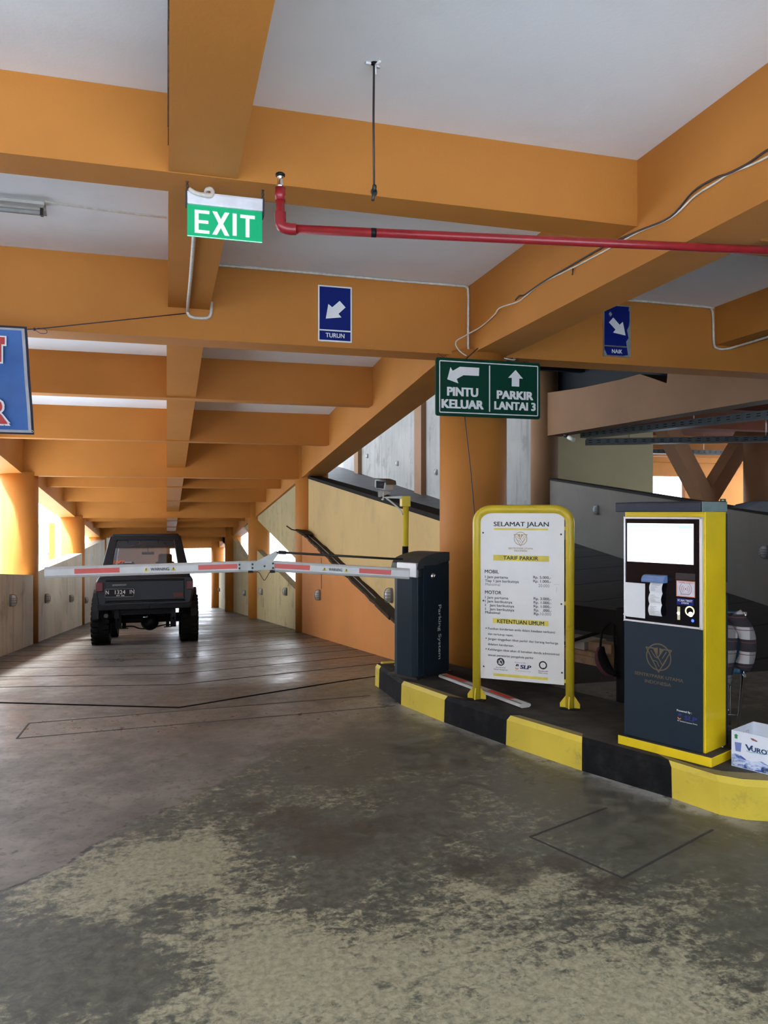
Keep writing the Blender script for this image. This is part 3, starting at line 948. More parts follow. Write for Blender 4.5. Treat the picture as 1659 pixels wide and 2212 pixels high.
class Sheet:
    """helper that sets printed matter on a Plane from measured positions (crop origin and scale)"""
    def __init__(s, pl, ox=0, oy=0, k=1.0):
        s.pl, s.ox, s.oy, s.k = pl, ox, oy, k

    def c(s, x, y):
        return (s.ox + x / s.k, s.oy + y / s.k)

    def p(s, x, y):
        return s.pl.hit(*s.c(x, y))

    def m(s, x, y):
        return s.pl.px(*s.c(x, y)) / s.k

    def text(s, mb, txt, x0, x1, yb, cap, h, m=0, off=0.0, shear=0.0):
        a = s.p(x0, yb)
        b_ = s.p(x1, yb)
        mb.text(txt, a.x, a.y, cap * s.m(x0, yb), h, m, width=b_.x - a.x, off=off, shear=shear)

    def rect(s, mb, x0, y0, x1, y1, h, m=0, t=0.0):
        a, b_ = s.p(x0, y0), s.p(x0, y1)
        c_ = s.p(x1, y1)
        mb.flat([(a.x, a.y), (c_.x, a.y), (c_.x, b_.y), (a.x, b_.y)], h, m, t)

    def poly(s, mb, pts, h, m=0, t=0.0):
        mb.flat([tuple(s.p(*q)) for q in pts], h, m, t)


def emblem(mb, c, r, h, m=0, fill=None):
    """round shield device: ring, inverted triangle, two folded bands, centre bar"""
    cx, cz = c
    w = r * 0.085
    mb.disc((cx, cz), r * 1.02, h, m, 40, r * 0.93)
    def S(pts, ww=w, cl=False):
        mb.stroke([(cx + p[0] * r, cz + p[1] * r) for p in pts], ww, h + 0.0002, m, cl)
    S([(-1.02, 0.62), (-0.42, 0.62), (-0.05, -0.05), (0.40, 0.62), (1.02, 0.62), (0.0, -1.12), (-1.02, 0.62)])
    S([(-0.62, 0.40), (-0.28, -0.02), (0.02, -0.10), (0.30, -0.58)], w * 0.8)
    S([(-0.42, -0.30), (-0.14, -0.34), (0.04, -0.68)], w * 0.8)
    S([(0.62, 0.45), (0.30, -0.05)], w * 0.8)
    f = fill if fill is not None else m
    for q in ([(-0.42, 0.62), (-0.07, 0.70), (-0.07, 0.16)], [(0.07, 0.70), (0.38, 0.62), (0.07, 0.16)],
              [(-0.72, -0.02), (-0.38, -0.56), (-0.50, -0.22)], [(0.72, -0.02), (0.38, -0.60), (0.32, -0.46)]):
        mb.flat([(cx + p[0] * r, cz + p[1] * r) for p in q], h + 0.0001, f)


def slp_mark(mb, c, r, h, blue, orange):
    cx, cz = c
    def arc(ccx, ccz, rr, a0, a1, m):
        mb.stroke([(cx + ccx * r + rr * r * math.cos(math.radians(a0 + (a1 - a0) * i / 8)), cz + ccz * r + rr * r * math.sin(math.radians(a0 + (a1 - a0) * i / 8))) for i in range(9)], r * 0.34, h, m)
    arc(0.1, 0.45, 0.48, 20, 210, blue)
    arc(-0.05, -0.05, 0.55, 150, -10 + 40, blue)
    arc(-0.15, -0.45, 0.55, 190, 330, orange)


# ---------------------------------------------------------------- barrier gate
PG = Plane((1.884, 5.72, KH), (0.34, 0.20))           # its printed side
gate = thing('barrier_gate', 'dark slate barrier cabinet lettered Parking System with its boom lowered across the lane', 'barrier gate', PG.o, PG.rot)
W, D, H = 0.40, 0.27, 0.985
m = MB()
prof = []                                             # rounded nose towards the lane, in (depth, height)
side = [(0, 0)]
# plan outline: printed side along +x, lane side along +y; nose corner eased
plan = [(0.05, 0), (W, 0), (W, D), (0.05, D), (0.015, D - 0.02), (0.0, D - 0.06), (0.0, 0.05), (0.015, 0.015)]
n = len(plan)
def topz(p):
    return H - 0.055 * (1 - p[0] / W) ** 1.6 - 0.0
lo = [(p[0], p[1], 0) for p in plan]
hi = [(p[0], p[1], topz(p) - 0.03) for p in plan]
m.hexa(lo, hi)
sub('cabinet', m, 'slate', gate, 0.004)
m = MB()                                              # curved lid
xs = [0.0, 0.01, 0.03, 0.06, 0.11, 0.18, 0.27, 0.34, W + 0.004]
zs = [-0.095, -0.062, -0.038, -0.020, -0.006, 0.008, 0.018, 0.020, 0.017]
vs = []
for x, z in zip(xs, zs):
    for y in (-0.006, D + 0.006):
        vs.append((x, y, H - 0.02 + z))
k = len(xs)
base = [(xs[-1], -0.006, H - 0.075), (xs[-1], D + 0.006, H - 0.075), (0.0, -0.006, H - 0.13), (0.0, D + 0.006, H - 0.13)]
top_f = [(2 * i, 2 * i + 1, 2 * i + 3, 2 * i + 2) for i in range(k - 1)]
allv = vs + base
sidef = [tuple([2 * i for i in range(k)] + [2 * k, 2 * k + 2]), tuple([2 * i + 1 for i in range(k)] + [2 * k + 1, 2 * k + 3]),
         (2 * k - 2, 2 * k - 1, 2 * k + 1, 2 * k), (0, 1, 2 * k + 3, 2 * k + 2), (2 * k, 2 * k + 1, 2 * k + 3, 2 * k + 2)]
m.add(allv, top_f + sidef)
M['lid_top'] = plain('dark_grey_lid', (0.045, 0.045, 0.045), 0.4)
sub('lid', m, 'lid_top', gate, 0.004)
m = MB(); m.box((0.075, -0.008, 0.02), (W - 0.008, 0.004, H - 0.10)); m.box((0.012, -0.004, 0.02), (0.064, 0.01, H - 0.12))
dr = sub('door', m, 'slate', gate, 0.003)
sg = Sheet(PG, 600, 800, 2.765)
c = sg.p(922, 1228)
m = MB(); m.lathe([(0.0, 0.016), (0.012, 0.016), (0.022, 0.010), (0.025, 0.0)], (c.x, -0.008, c.y), 'y', 24); m.box((c.x - 0.002, -0.026, c.y - 0.008), (c.x + 0.002, -0.02, c.y + 0.008))
sub('lock', m, 'chrome', dr)
m = MB()                                              # lettering reads downwards
a = sg.p(955, 1400)
e = sg.p(955, 1725)
T = Matrix.Translation((a.x, 0, a.y)) @ Matrix.Rotation(PI / 2, 4, 'Y')
vs, fs = text_geo('Parking System', 0.012)
L0 = a.y - e.y
kx = L0 / (max(v[0] for v in vs) - min(v[0] for v in vs))
x0 = min(v[0] for v in vs)
cap = 25 * sg.m(970, 1500)
m.add([(((v[0] - x0) * kx), -0.0092, v[1] * cap / CAPH) for v in vs], fs, 0, False, T)
sub('lettering', m, 'letter_white', gate)
m = MB(); m.box((-0.02, -0.02, 0.0), (W + 0.02, D + 0.02, 0.012)); sub('base_plate', m, 'dark_steel', gate)
# boom: two profiles meeting in a cranked knuckle plate
inv = (Matrix.Translation(PG.o) @ Matrix.Rotation(PG.rot, 4, 'Z')).inverted()
P_r, P_h, P_l = at(857, 1238, d=5.97), at(576, 1222, d=5.86), at(97, 1237, d=5.72)
P_x = P_r + (P_r - P_h).normalized() * 0.10
def boom_seg(mb, a, b, h, dpt, m0=0):
    """rounded aluminium profile from a to b"""
    d = (b - a).normalized()
    up = Vector((0, 0, 1)); up = (up - d * up.dot(d)).normalized()
    q = d.cross(up)
    outl = []
    for (u, v) in ((-.5, -.28), (-.38, -.5), (.38, -.5), (.5, -.28), (.5, .28), (.38, .5), (-.38, .5), (-.5, .28)):
        outl.append(q * (u * dpt) + up * (v * h))
    mb.hexa([a + o for o in outl], [b + o for o in outl], m0)
    return d, up, q
bm_ = MB(); bm_.M = inv
dr_, upr, qr = boom_seg(bm_, P_x, P_h + (P_r - P_h).normalized() * 0.05, 0.083, 0.045)
dl_, upl, ql = boom_seg(bm_, P_h + (P_l - P_h).normalized() * 0.05, P_l, 0.083, 0.045)
boom = sub('boom', bm_, 'arm_white', gate, 0.004, label='long white boom in two lengths')
view = Vector((-SA, -CA, 0))
def on_boom(px, side):
    """point on the boom axis below photo column px"""
    a, b = (P_h, P_r) if side > 0 else (P_h, P_l)
    best = None
    for i in range(401):
        q = a + (b - a) * (i / 400 * 1.05)
        u = CX + F * (q.x * CA - q.y * SA) / (q.x * SA + q.y * CA)
        if best is None or abs(u - px) < best[0]:
            best = (abs(u - px), q)
    return best[1]
def tape(mb, xa, xb, side, h, off, m0=0, z0=0.0):
    a, b = on_boom(xa, side), on_boom(xb, side)
    d = (b - a).normalized()
    up = Vector((0, 0, 1)); up = (up - d * up.dot(d)).normalized()
    q = view * off
    mb.hexa([a + up * (z0 - h / 2) + q * .8, b + up * (z0 - h / 2) + q * .8, b + up * (z0 + h / 2) + q * .8, a + up * (z0 + h / 2) + q * .8],
            [a + up * (z0 - h / 2) + q, b + up * (z0 - h / 2) + q, b + up * (z0 + h / 2) + q, a + up * (z0 + h / 2) + q], m0)
for xa, xb, sd in ((164, 261, -1), (430, 514, -1), (594, 670, 1), (776, 845, 1)):
    m = MB(); m.M = inv; tape(m, xa, xb, sd, 0.036, 0.026, 0, 0.004); sub('reflective_strip', m, 'red_tape', boom)
for xa, xb, xm, sd in ((312, 383, 347, -1), (696, 754, 725, 1)):
    m = MB()
    a, b = on_boom(xa, sd), on_boom(xb, sd)
    d = (b - a).normalized()
    w_ = (b - a).length
    M4 = Matrix.Translation(a + view * 0.0262) @ Matrix.Rotation(math.atan2(d.y, d.x), 4, 'Z') @ Matrix.Rotation(-math.asin(d.z), 4, 'Y')
    m.M = inv @ M4
    for cx in (0.02, w_ - 0.02):
        m.flat([(cx - 0.017, -0.012), (cx + 0.017, -0.012), (cx, 0.018)], 0.0, 1)
        m.flat([(cx - 0.003, -0.003), (cx + 0.003, -0.003), (cx + 0.0035, 0.009), (cx - 0.0035, 0.009)], 0.0005, 0)
        m.disc((cx, -0.0075), 0.0026, 0.0005, 0, 10)
    m.text('WARNING', w_ / 2, -0.009, 0.021, 0.0, 0, width=w_ - 0.105, off=0.012, align='c')
    sub('warning_label', m, ['ink', 'warn_yellow'], boom)
# knuckle plate
shn = Sheet(Plane(P_h + view * 0.034, (CA, -SA)), 440, 1010, 5.673)
kn = [(418, 1175), (440, 1160), (635, 1150), (700, 1120), (885, 1022), (915, 1030), (920, 1050), (855, 1145), (870, 1180), (870, 1250), (640, 1262), (420, 1262)]
m = MB()
PK = Matrix.Translation(P_h + view * 0.034) @ Matrix.Rotation(shn.pl.rot, 4, 'Z')
m.M = inv @ PK
m.flat([tuple(shn.p(*q)) for q in kn], 0.0, 0, 0.006)
for q in ((440, 1190), (440, 1235), (600, 1185), (600, 1230), (748, 1208), (905, 1040), (850, 1175), (850, 1230)):
    cc = shn.p(*q)
    m.lathe([(0.0, 0.006), (0.006, 0.006), (0.008, 0.0)], (cc.x, -0.006, cc.y), 'y', 10, 1)
M['knuckle'] = plain('pale_green_grey_plate', (0.46, 0.48, 0.44), 0.4, 0.1)
kp = sub('knuckle_plate', m, ['knuckle', 'dark_steel'], boom, 0.0015)
m = MB(); m.M = inv @ PK
m.tube(smooth_path([(*(lambda q: (q.x, 0.03, q.y))(shn.p(x, y)),) for x, y in ((560, 1280), (660, 1285), (700, 1340), (735, 1385), (770, 1340), (800, 1290), (840, 1280))]), 0.0028, 6)
sub('wire_loop', m, 'cable_black', boom)
for xa in (545, 810):
    m = MB(); m.M = inv @ PK
    a = shn.p(xa, 1272); m.box((a.x, 0.0, a.y - 0.012), (a.x + 0.035, 0.06, a.y + 0.006)); sub('end_cap', m, 'black', boom)
# stay rod from the knuckle to the cabinet, boom clamp
m = MB(); m.M = inv
pk = at(601, 1193, d=5.87); pe = at(870, 1208.5, d=6.05)
m.tube([pk, pe], 0.009, 8); m.tube([pk - Vector((0, 0, 0.0)), pk + (pe - pk).normalized() * 0.06], 0.014, 8)
sub('stay_rod', m, 'dark_steel', gate)
m = MB(); m.M = inv
m.box((-0.012, -0.004, H - 0.19), (0.055, D * 0.75, H - 0.075), 0, PG_M := (Matrix.Translation(PG.o) @ Matrix.Rotation(PG.rot, 4, 'Z')))
sub('boom_clamp', m, 'aluminium', gate, 0.006)

# ---------------------------------------------------------------- spare boom lying on the island
PA = at(958, 1455, Z=KH + 0.03); PB = at(1135, 1519, Z=KH + 0.03)
d = (PB - PA); Ls = d.length
sb = thing('boom_length', 'spare white boom length with red strips lying on the kerb island', 'barrier arm', (PA.x, PA.y, KH), math.atan2(d.y, d.x))
m = MB()
m.prism([(-0.045, 0.008), (-0.03, 0), (0.03, 0), (0.045, 0.008), (0.045, 0.02), (0.03, 0.028), (-0.03, 0.028), (-0.045, 0.02)], 0, Ls, 'x')
bar = sub('profile', m, 'arm_white', sb)
for s_ in (-0.038, -0.028, 0.028, 0.038):
    m = MB(); m.box((0.002, s_ - 0.0015, 0.0275), (Ls - 0.002, s_ + 0.0015, 0.0295)); sub('groove', m, 'dark_steel', sb)
for q0, q1 in ((0.03, 0.30), (0.60, 0.86)):
    m = MB(); m.box((Ls * q0, -0.021, 0.028), (Ls * q1, 0.021, 0.0292)); sub('reflective_strip', m, 'red_tape', sb)

# ---------------------------------------------------------------- camera post and camera
cp = at(877, 1160, d=6.5)
post = thing('camera_post', 'thin yellow post with a black foot behind the barrier cabinet', 'post', (cp.x, cp.y, KH))
hz = 1.5 + (1106 - 1075) * 6.5 / F
m = MB(); m.tube([(-0.016, 0, 0), (0.0, 0, hz - KH)], 0.025, 16); sub('tube', m, 'pole_yellow', post)
m = MB(); zb = 1.5 - (1180 - 1106) * 6.5 / F - KH
m.tube([(-0.016, 0, 0), (-0.006, 0, zb)], 0.0262, 16); sub('black_sleeve', m, 'black', post)
m = MB(); m.box((-0.045, -0.03, hz - KH - 0.075), (0.032, 0.035, hz - KH + 0.012)); sub('head_clamp', m, 'pole_yellow', post, 0.004)
m = MB(); m.box((-0.08, -0.08, 0), (0.08, 0.08, 0.012)); sub('foot_plate', m, 'pole_yellow', post)
PCm = Plane(cp, (CA, -SA))
sc4 = Sheet(PCm, 780, 1010, 8.295)
cam1 = thing('security_camera', 'beige box security camera on the yellow post', 'camera', (cp.x, cp.y, 1.6), -YAW)
zo = cp.z - 1.6
def q4(x, y, dy=0.0):
    p_ = sc4.p(x, y); return (p_.x, dy, p_.y + zo)
# housing: window end towards the lane, body running back to the right
front = [q4(248, 230, -0.14), q4(270, 222, -0.14), q4(335, 228, -0.14), q4(425, 262, -0.14), q4(440, 300, -0.14), q4(418, 412, -0.14), q4(262, 372, -0.14), q4(243, 345, -0.14)]
shift = Vector((sc4.m(500, 300) * 160, 0.17, 0.005))
backp = [tuple(Vector(p_) + shift) for p_ in front]
m = MB(); m.hexa(front, backp); hs = sub('housing', m, 'offwhite', cam1, 0.004)
m = MB()
hood_f = [Vector(q4(245, 222, -0.16)), Vector(q4(330, 226, -0.16)), Vector(q4(440, 262, -0.16)), Vector(q4(448, 320, -0.16))]
hood = hood_f + [p_ + Vector((0, 0, 0.008)) for p_ in reversed(hood_f)]
m.hexa(hood, [p_ + shift * 1.15 for p_ in hood]); M['hood'] = plain('brown_grey_hood', (0.10, 0.085, 0.065), 0.5)
sub('sun_hood', m, 'hood', cam1)
m = MB(); m.hexa([q4(274, 248, -0.1415), q4(424, 262, -0.1415), q4(405, 392, -0.1415), q4(272, 372, -0.1415)], [q4(274, 248, -0.139), q4(424, 262, -0.139), q4(405, 392, -0.139), q4(272, 372, -0.139)])
win = sub('window', m, 'glass_black', cam1)
m = MB(); c_ = q4(362, 316, -0.142); m.lathe([(0.0, 0.0035), (0.009, 0.0035), (0.012, 0.0)], c_, 'y', 20); M['lens'] = plain('reddish_lens', (0.06, 0.012, 0.018), 0.15); sub('lens', m, 'lens', win)
m = MB()
m.hexa([q4(300, 410, -0.09), q4(520, 430, 0.06), q4(520, 450, 0.06), q4(330, 535, -0.05), q4(305, 530, -0.08)], [q4(320, 410, -0.06), q4(540, 430, 0.08), q4(530, 455, 0.08), q4(345, 530, -0.02), q4(330, 525, -0.05)])
m.tube([q4(402, 440, -0.02), q4(395, 560, -0.02)], 0.006, 8); m.lathe([(0.0, 0.0), (0.012, 0.004), (0.012, 0.014), (0.0, 0.018)], q4(390, 590, -0.02), 'z', 14)
m.hexa([q4(395, 525, -0.03), q4(740, 510, -0.03), q4(740, 560, -0.03), q4(395, 545, -0.03)], [q4(395, 525, 0.01), q4(740, 510, 0.01), q4(740, 560, 0.01), q4(395, 545, 0.01)])
sub('bracket', m, 'offwhite', cam1, 0.002)
m = MB(); m.tube(smooth_path([q4(440, 545, -0.01), q4(520, 600, -0.02), q4(640, 700, -0.02), q4(715, 780, -0.02), q4(748, 840, -0.03)]), 0.007, 8); sub('flex_pipe', m, 'offwhite', cam1)

# ---------------------------------------------------------------- tariff board
PT = Plane((2.085, 4.99, KH), (0.498, -0.403))
WT = 0.642
tb = thing('tariff_board', 'white parking tariff board in a yellow tube frame', 'sign', PT.o, PT.rot)
r_ = 0.029
Ht = 1.36
pts = [(0, 0, 0), (0, 0, Ht - 0.12)] + [(0.11 - 0.11 * math.cos(a), 0, Ht - 0.12 + 0.09 * math.sin(a)) for a in [PI / 2 * i / 7 for i in range(1, 8)]]
ptr = [(WT - p_[0], 0, p_[2]) for p_ in reversed(pts)]
m = MB(); m.tube(pts + ptr, r_, 18); tf = sub('tube_frame', m, 'pole_yellow', tb)
for x0 in (0.0, WT):
    m = MB()
    m.box((x0 - 0.062, -0.05, 0.0), (x0 + 0.062, 0.05, 0.008), 1)
    for a in range(4):
        T = Matrix.Translation((x0, 0, 0)) @ Matrix.Rotation(a * PI / 2, 4, 'Z')
        q0 = 0.066 if a % 2 == 0 else 0.05
        m.hexa([T @ Vector((0.02, -0.004, 0.008)), T @ Vector((q0, -0.004, 0.008)), T @ Vector((q0, -0.004, 0.035)), T @ Vector((0.03, -0.004, 0.085)), T @ Vector((0.02, -0.004, 0.085))],
               [T @ Vector((0.02, 0.004, 0.008)), T @ Vector((q0, 0.004, 0.008)), T @ Vector((q0, 0.004, 0.035)), T @ Vector((0.03, 0.004, 0.085)), T @ Vector((0.02, 0.004, 0.085))])
    sub('foot', m, ['pole_yellow', 'curb_black'], tb)
st6 = Sheet(PT, 950, 1050, 4.337)
tl, tr, br, bl = st6.p(378, 248), st6.p(1160, 252), st6.p(1172, 1860), st6.p(385, 1800)
xl, xr = (tl.x + bl.x) / 2, (tr.x + br.x) / 2
zt, zbm = (tl.y + tr.y) / 2, (br.y + bl.y) / 2
m = MB()
rc = 0.025
outl = [(xl, zbm), (xr, zbm), (xr, zt - rc)] + [(xr - rc + rc * math.cos(a), zt - rc + rc * math.sin(a)) for a in (0.5, 1.0)] + [(xr - rc, zt), (xl + rc, zt)] + [(xl + rc - rc * math.cos(a), zt - rc + rc * math.sin(a)) for a in (1.0, 0.5)] + [(xl, zt - rc)]
hp = 0.004
m.flat(outl, hp - 0.006, 0, 0.006)
panel = sub('panel', m, 'panel_white', tb)
m = MB()
for z_ in (1.20, 0.70, 0.18):
    m = MB(); m.box((0, -0.003, z_ - 0.012), (xl + 0.012, 0.008, z_ + 0.012)); sub('mounting_tab', m, 'pole_yellow', tb)
    m = MB(); m.box((xr - 0.012, -0.003, z_ - 0.012), (WT, 0.008, z_ + 0.012)); sub('mounting_tab', m, 'pole_yellow', tb)
hi_ = hp + 0.0008
for txt, x0, x1, yb, cap, o_ in (
        ('SELAMAT JALAN', 508, 1022, 375, 40, .022), ('TARIF PARKIR', 597, 923, 688, 34, .02),
        ('MOBIL', 424, 555, 814, 31, .02), ('1 Jam pertama', 426, 640, 860, 23, .014), ('Tiap 1 jam berikutnya', 426, 742, 896, 23, .014),
        ('Rp. 5.000,-', 878, 1042, 865, 24, .016), ('Rp. 1.000,-', 878, 1042, 901, 24, .016),
        ('MOTOR', 426, 578, 1008, 31, .02), ('1 Jam pertama', 426, 643, 1052, 23, .014), ('Rp. 3.000,-', 882, 1045, 1064, 24, .016),
        ('1 Jam berikutnya', 426, 680, 1088, 23, .014), ('Rp. 1.000,-', 882, 1046, 1100, 24, .016),
        ('1   Jam berikutnya', 428, 698, 1124, 23, .014), ('Rp. 1.000,-', 882, 1046, 1136, 24, .016),
        ('1   Jam berikutnya', 428, 698, 1160, 23, .014), ('Rp.   .000,-', 884, 1048, 1172, 24, .016),
        ('Maksimal', 428, 566, 1192, 23, .014), ('Rp.', 884, 934, 1206, 24, .016),
        ('KETENTUAN UMUM', 540, 978, 1281, 35, .022),
        ('Pastikan kendaraan anda dalam keadaan terkunci', 453, 1080, 1341, 20, .012), ('dan tertutup rapat.', 453, 690, 1392, 20, .012),
        ('Jangan tinggalkan tiket parkir dan barang berharga', 453, 1110, 1438, 20, .012), ('didalam kendaraan.', 453, 695, 1488, 20, .012),
        ('Kehilangan tiket akan di kenakan denda administrasi', 453, 1122, 1537, 20, .012), ('sesuai peraturan pengelola parkir', 453, 880, 1588, 20, .012),
        ('Gunakanlah', 528, 617, 1700, 11, .0), ('Sabuk Pengaman', 508, 637, 1718, 12, .0), ('Gunakanlah', 925, 1016, 1734, 11, .0), ('Helm Anda', 928, 1012, 1754, 12, .0)):
    m = MB(); st6.text(m, txt, x0, x1, yb, cap, hi_, 0, o_ * 0.62); sub('lettering', m, 'ink', panel)
m = MB()
for x, y in ((436, 1330), (436, 1424), (436, 1524)):
    c_ = st6.p(x, y); m.disc(c_, 5.5 * st6.m(x, y), hi_, 0, 12)
c_ = st6.p(572, 1645); q_ = st6.m(572, 1645)
m.disc(c_, 37 * q_, hi_, 0, 30)
c2 = st6.p(968, 1677)
m.disc(c2, 38 * q_, hi_, 0, 30, 26 * q_)
m.disc(c2 + Vector((6, -30)) * q_, 8 * q_, hi_ + .0002, 0, 12)
m.flat([tuple(c2 + Vector(v) * q_) for v in ((-4, 2), (4, 8), (2, 0))], hi_, 0)
sub('printed_symbol', m, 'ink', panel)
m = MB()
m.disc(c_ + Vector((3, 18)) * q_, 8 * q_, hi_ + .0006, 0, 14)
m.stroke([tuple(c_ + Vector(v) * q_) for v in ((-20, 8), (12, -24))], 5 * q_, hi_ + .0006)
m.stroke([tuple(c_ + Vector(v) * q_) for v in ((-12, 12), (-18, -16), (4, -22))], 7 * q_, hi_ + .0006)
m.stroke([tuple(c_ + Vector(v) * q_) for v in ((14, 10), (20, -14))], 6 * q_, hi_ + .0006)
sub('pictogram', m, 'panel_white', panel)
m = MB()
for txt, x0, x1, yb, cap in (('Maksimal', 430, 566, 930, 24), ('20.000', 925, 1028, 945, 27), ('10.000', 944, 1044, 1209, 27), ('Powered By :', 705, 815, 1656, 13), ('PT. Sentral Layanan Prima', 710, 852, 1731, 8)):
    m = MB(); st6.text(m, txt, x0, x1, yb, cap, hi_); sub('faded_lettering', m, 'grey_ink', panel)
m = MB()
m.stroke([tuple(st6.p(*v)) for v in ((1070, 925), (1095, 920), (1120, 928))], 0.0012, hi_); m.stroke([tuple(st6.p(*v)) for v in ((1098, 940), (1094, 1000))], 0.001, hi_)
sub('scratch', m, 'grey_ink', panel)
m = MB()
emblem(m, tuple(st6.p(758, 492)), 61 * q_, hi_)
st6.text(m, 'SENTRYPARK UTAMA', 645, 875, 590, 16, hi_, 0, .01); st6.text(m, 'INDONESIA', 700, 822, 613, 16, hi_, 0, .01)
sub('emblem', m, 'gold_ink', panel)
m = MB()
st6.text(m, 'SLP', 755, 852, 1708, 33, hi_, 0, .03, 0.18); slp_mark(m, tuple(st6.p(727, 1690)), 22 * q_, hi_, 0, 1)
sub('company_mark', m, ['navy_ink', 'orange_ink'], panel)
m = MB()
hb = hp + 0.0004
for x0, y0, x1, y1 in ((508, 393, 1015, 410), (502, 643, 1025, 697), (498, 1235, 1020, 1282), (503, 1750, 1015, 1775)):
    a = st6.p(x0, y0); e = st6.p(x0, y1); f = st6.p(x1, y0)
    m = MB(); m.flat([(a.x, a.y), (f.x, a.y), (f.x, e.y), (a.x, e.y)], hb); sub('yellow_bar', m, 'bar_yellow', panel)
m = MB()
for x, y in ((407, 437), (1137, 452), (410, 1072), (1140, 1105), (413, 1688), (1145, 1748)):
    p_ = st6.p(x, y); m = MB(); m.lathe([(0.0, 0.004), (0.004, 0.004), (0.006, 0.0)], (p_.x, -hp, p_.y), 'y', 12); sub('screw', m, 'dark_steel', panel)

# ---------------------------------------------------------------- payment machine
PKo = Vector((2.457, 3.825, 0)); PKe = Vector((0.227, -0.494, 0)).normalized()
KR = math.atan2(PKe.y, PKe.x)
PN = Vector((PKe.y, -PKe.x, 0))                       # towards the lane
kiosk = thing('payment_machine', 'tall yellow and slate parking payment machine with a lit screen', 'payment machine', (PKo.x, PKo.y, KH), KR)
WP, DP = 0.545, 0.30
m = MB(); m.box((0, 0, 0), (WP, DP, 0.048)); sub('plinth', m, 'yellow', kiosk, 0.003)
m = MB(); m.box((0.004, 0.004, 0.048), (WP - 0.004, DP - 0.004, 0.052)); sub('plinth_top', m, 'island_top', kiosk)
BX0, BX1, BY0, BY1 = 0.022, 0.495, 0.038, 0.262
ZT = 1.5 + 0.0 - KH
m = MB(); m.box((BX0, BY0, 0.052), (BX1, BY1, ZT + 0.01)); body = sub('body', m, 'yellow', kiosk, 0.004)
m = MB()
m.hexa([(BX0 - 0.03, BY0 - 0.055, ZT), (BX1 + 0.0, BY0 - 0.055, ZT), (BX1 + 0.006, BY1, ZT), (BX0 - 0.03, BY1 + 0.01, ZT)],
       [(BX0 - 0.03, BY0 - 0.055, ZT + 0.052), (BX1 + 0.0, BY0 - 0.055, ZT + 0.052), (BX1 + 0.006, BY1, ZT + 0.06), (BX0 - 0.03, BY1 + 0.01, ZT + 0.06)])
ld = sub('lid', m, 'lid_grey', kiosk, 0.006)
M['lid_tape'] = plain('pale_teal_tape', (0.17, 0.23, 0.23), 0.6)
m = MB(); m.box((BX1 + 0.005, BY0 - 0.05, ZT + 0.002), (BX1 + 0.0085, BY1 - 0.004, ZT + 0.054)); sub('side_tape', m, 'lid_tape', ld)
PF = Plane(PKo + PKe * 0 - PN * BY0, PKe)             # front face of the body; local x as in the machine's own frame
PF.o.z = KH
k8 = Sheet(PF, 1330, 1090, 7.9)
k7 = Sheet(PF, 1250, 1050, 2.949)
yh = lambda h: h - BY0                                # Sheet h -> machine frame
xa, xb = BX0 + 0.002, BX1 - 0.012
z0 = k8.p(130, 1965).y; z1 = k8.p(125, 207).y
z0b = k8.p(1510, 2140).y
zlow = (z0 + z0b) / 2
m = MB(); m.box((xa, BY0 - 0.012, 0.054), (xb, BY0, zlow - 0.002)); lowp = sub('lower_door', m, 'slate', kiosk, 0.002)
m = MB()
fr = 0.011
for a in ((xa, zlow, xb, zlow + fr), (xa, z1 - fr, xb, z1), (xa, zlow, xa + fr * .8, z1), (xb - fr * 1.3, zlow, xb, z1)):
    m.box((a[0], BY0 - 0.016, a[1]), (a[2], BY0, a[3]))
sub('panel_frame', m, 'aluminium', kiosk, 0.0015)
m = MB(); m.box((xa + 0.004, BY0 - 0.010, zlow + 0.004), (xb - 0.006, BY0 - 0.001, z1 - 0.004)); fp = sub('front_panel', m, 'glass_black', kiosk)
hf = 0.0104 - BY0
def K(sheet, mb, x0, y0, x1, y1, h, m=0, t=0.0):
    a, e = sheet.p(x0, y0), sheet.p(x0, y1); f, g = sheet.p(x1, y0), sheet.p(x1, y1)
    zt_ = a.y; zb_ = e.y
    mb.flat([(a.x, zt_), (f.x, zt_), (f.x, zb_), (a.x, zb_)], h, m, t)
    return a.x, f.x, zb_, zt_
M['screen'] = emit('lit_white_screen', (0.93, 0.97, 1.0), 0.58)
M['screen_blue'] = emit('lit_pale_blue_bar', (0.45, 0.72, 0.85), 0.45)
M['screen_ink'] = emit('faint_screen_grey', (0.60, 0.60, 0.58), 0.34)
m = MB(); sx = K(k8, m, 215, 315, 1345, 965, hf, 0, 0.001); scr = sub('screen', m, 'screen', kiosk)
m = MB()
K(k8, m, 218, 340, 1330, 358, hf + .0016); K(k8, m, 1095, 358, 1320, 405, hf + .0016)
sub('screen_bar', m, 'screen_blue', scr)
m = MB()
emblem(m, tuple(k8.p(742, 640)), 80 * k8.m(742, 640), hf + .0014)
k8.text(m, 'SENTRYPARK UTAMA', 605, 885, 762, 16, hf + .0014); k8.text(m, 'INDONESIA', 668, 822, 802, 16, hf + .0014)
sub('screen_emblem', m, 'screen_ink', scr)
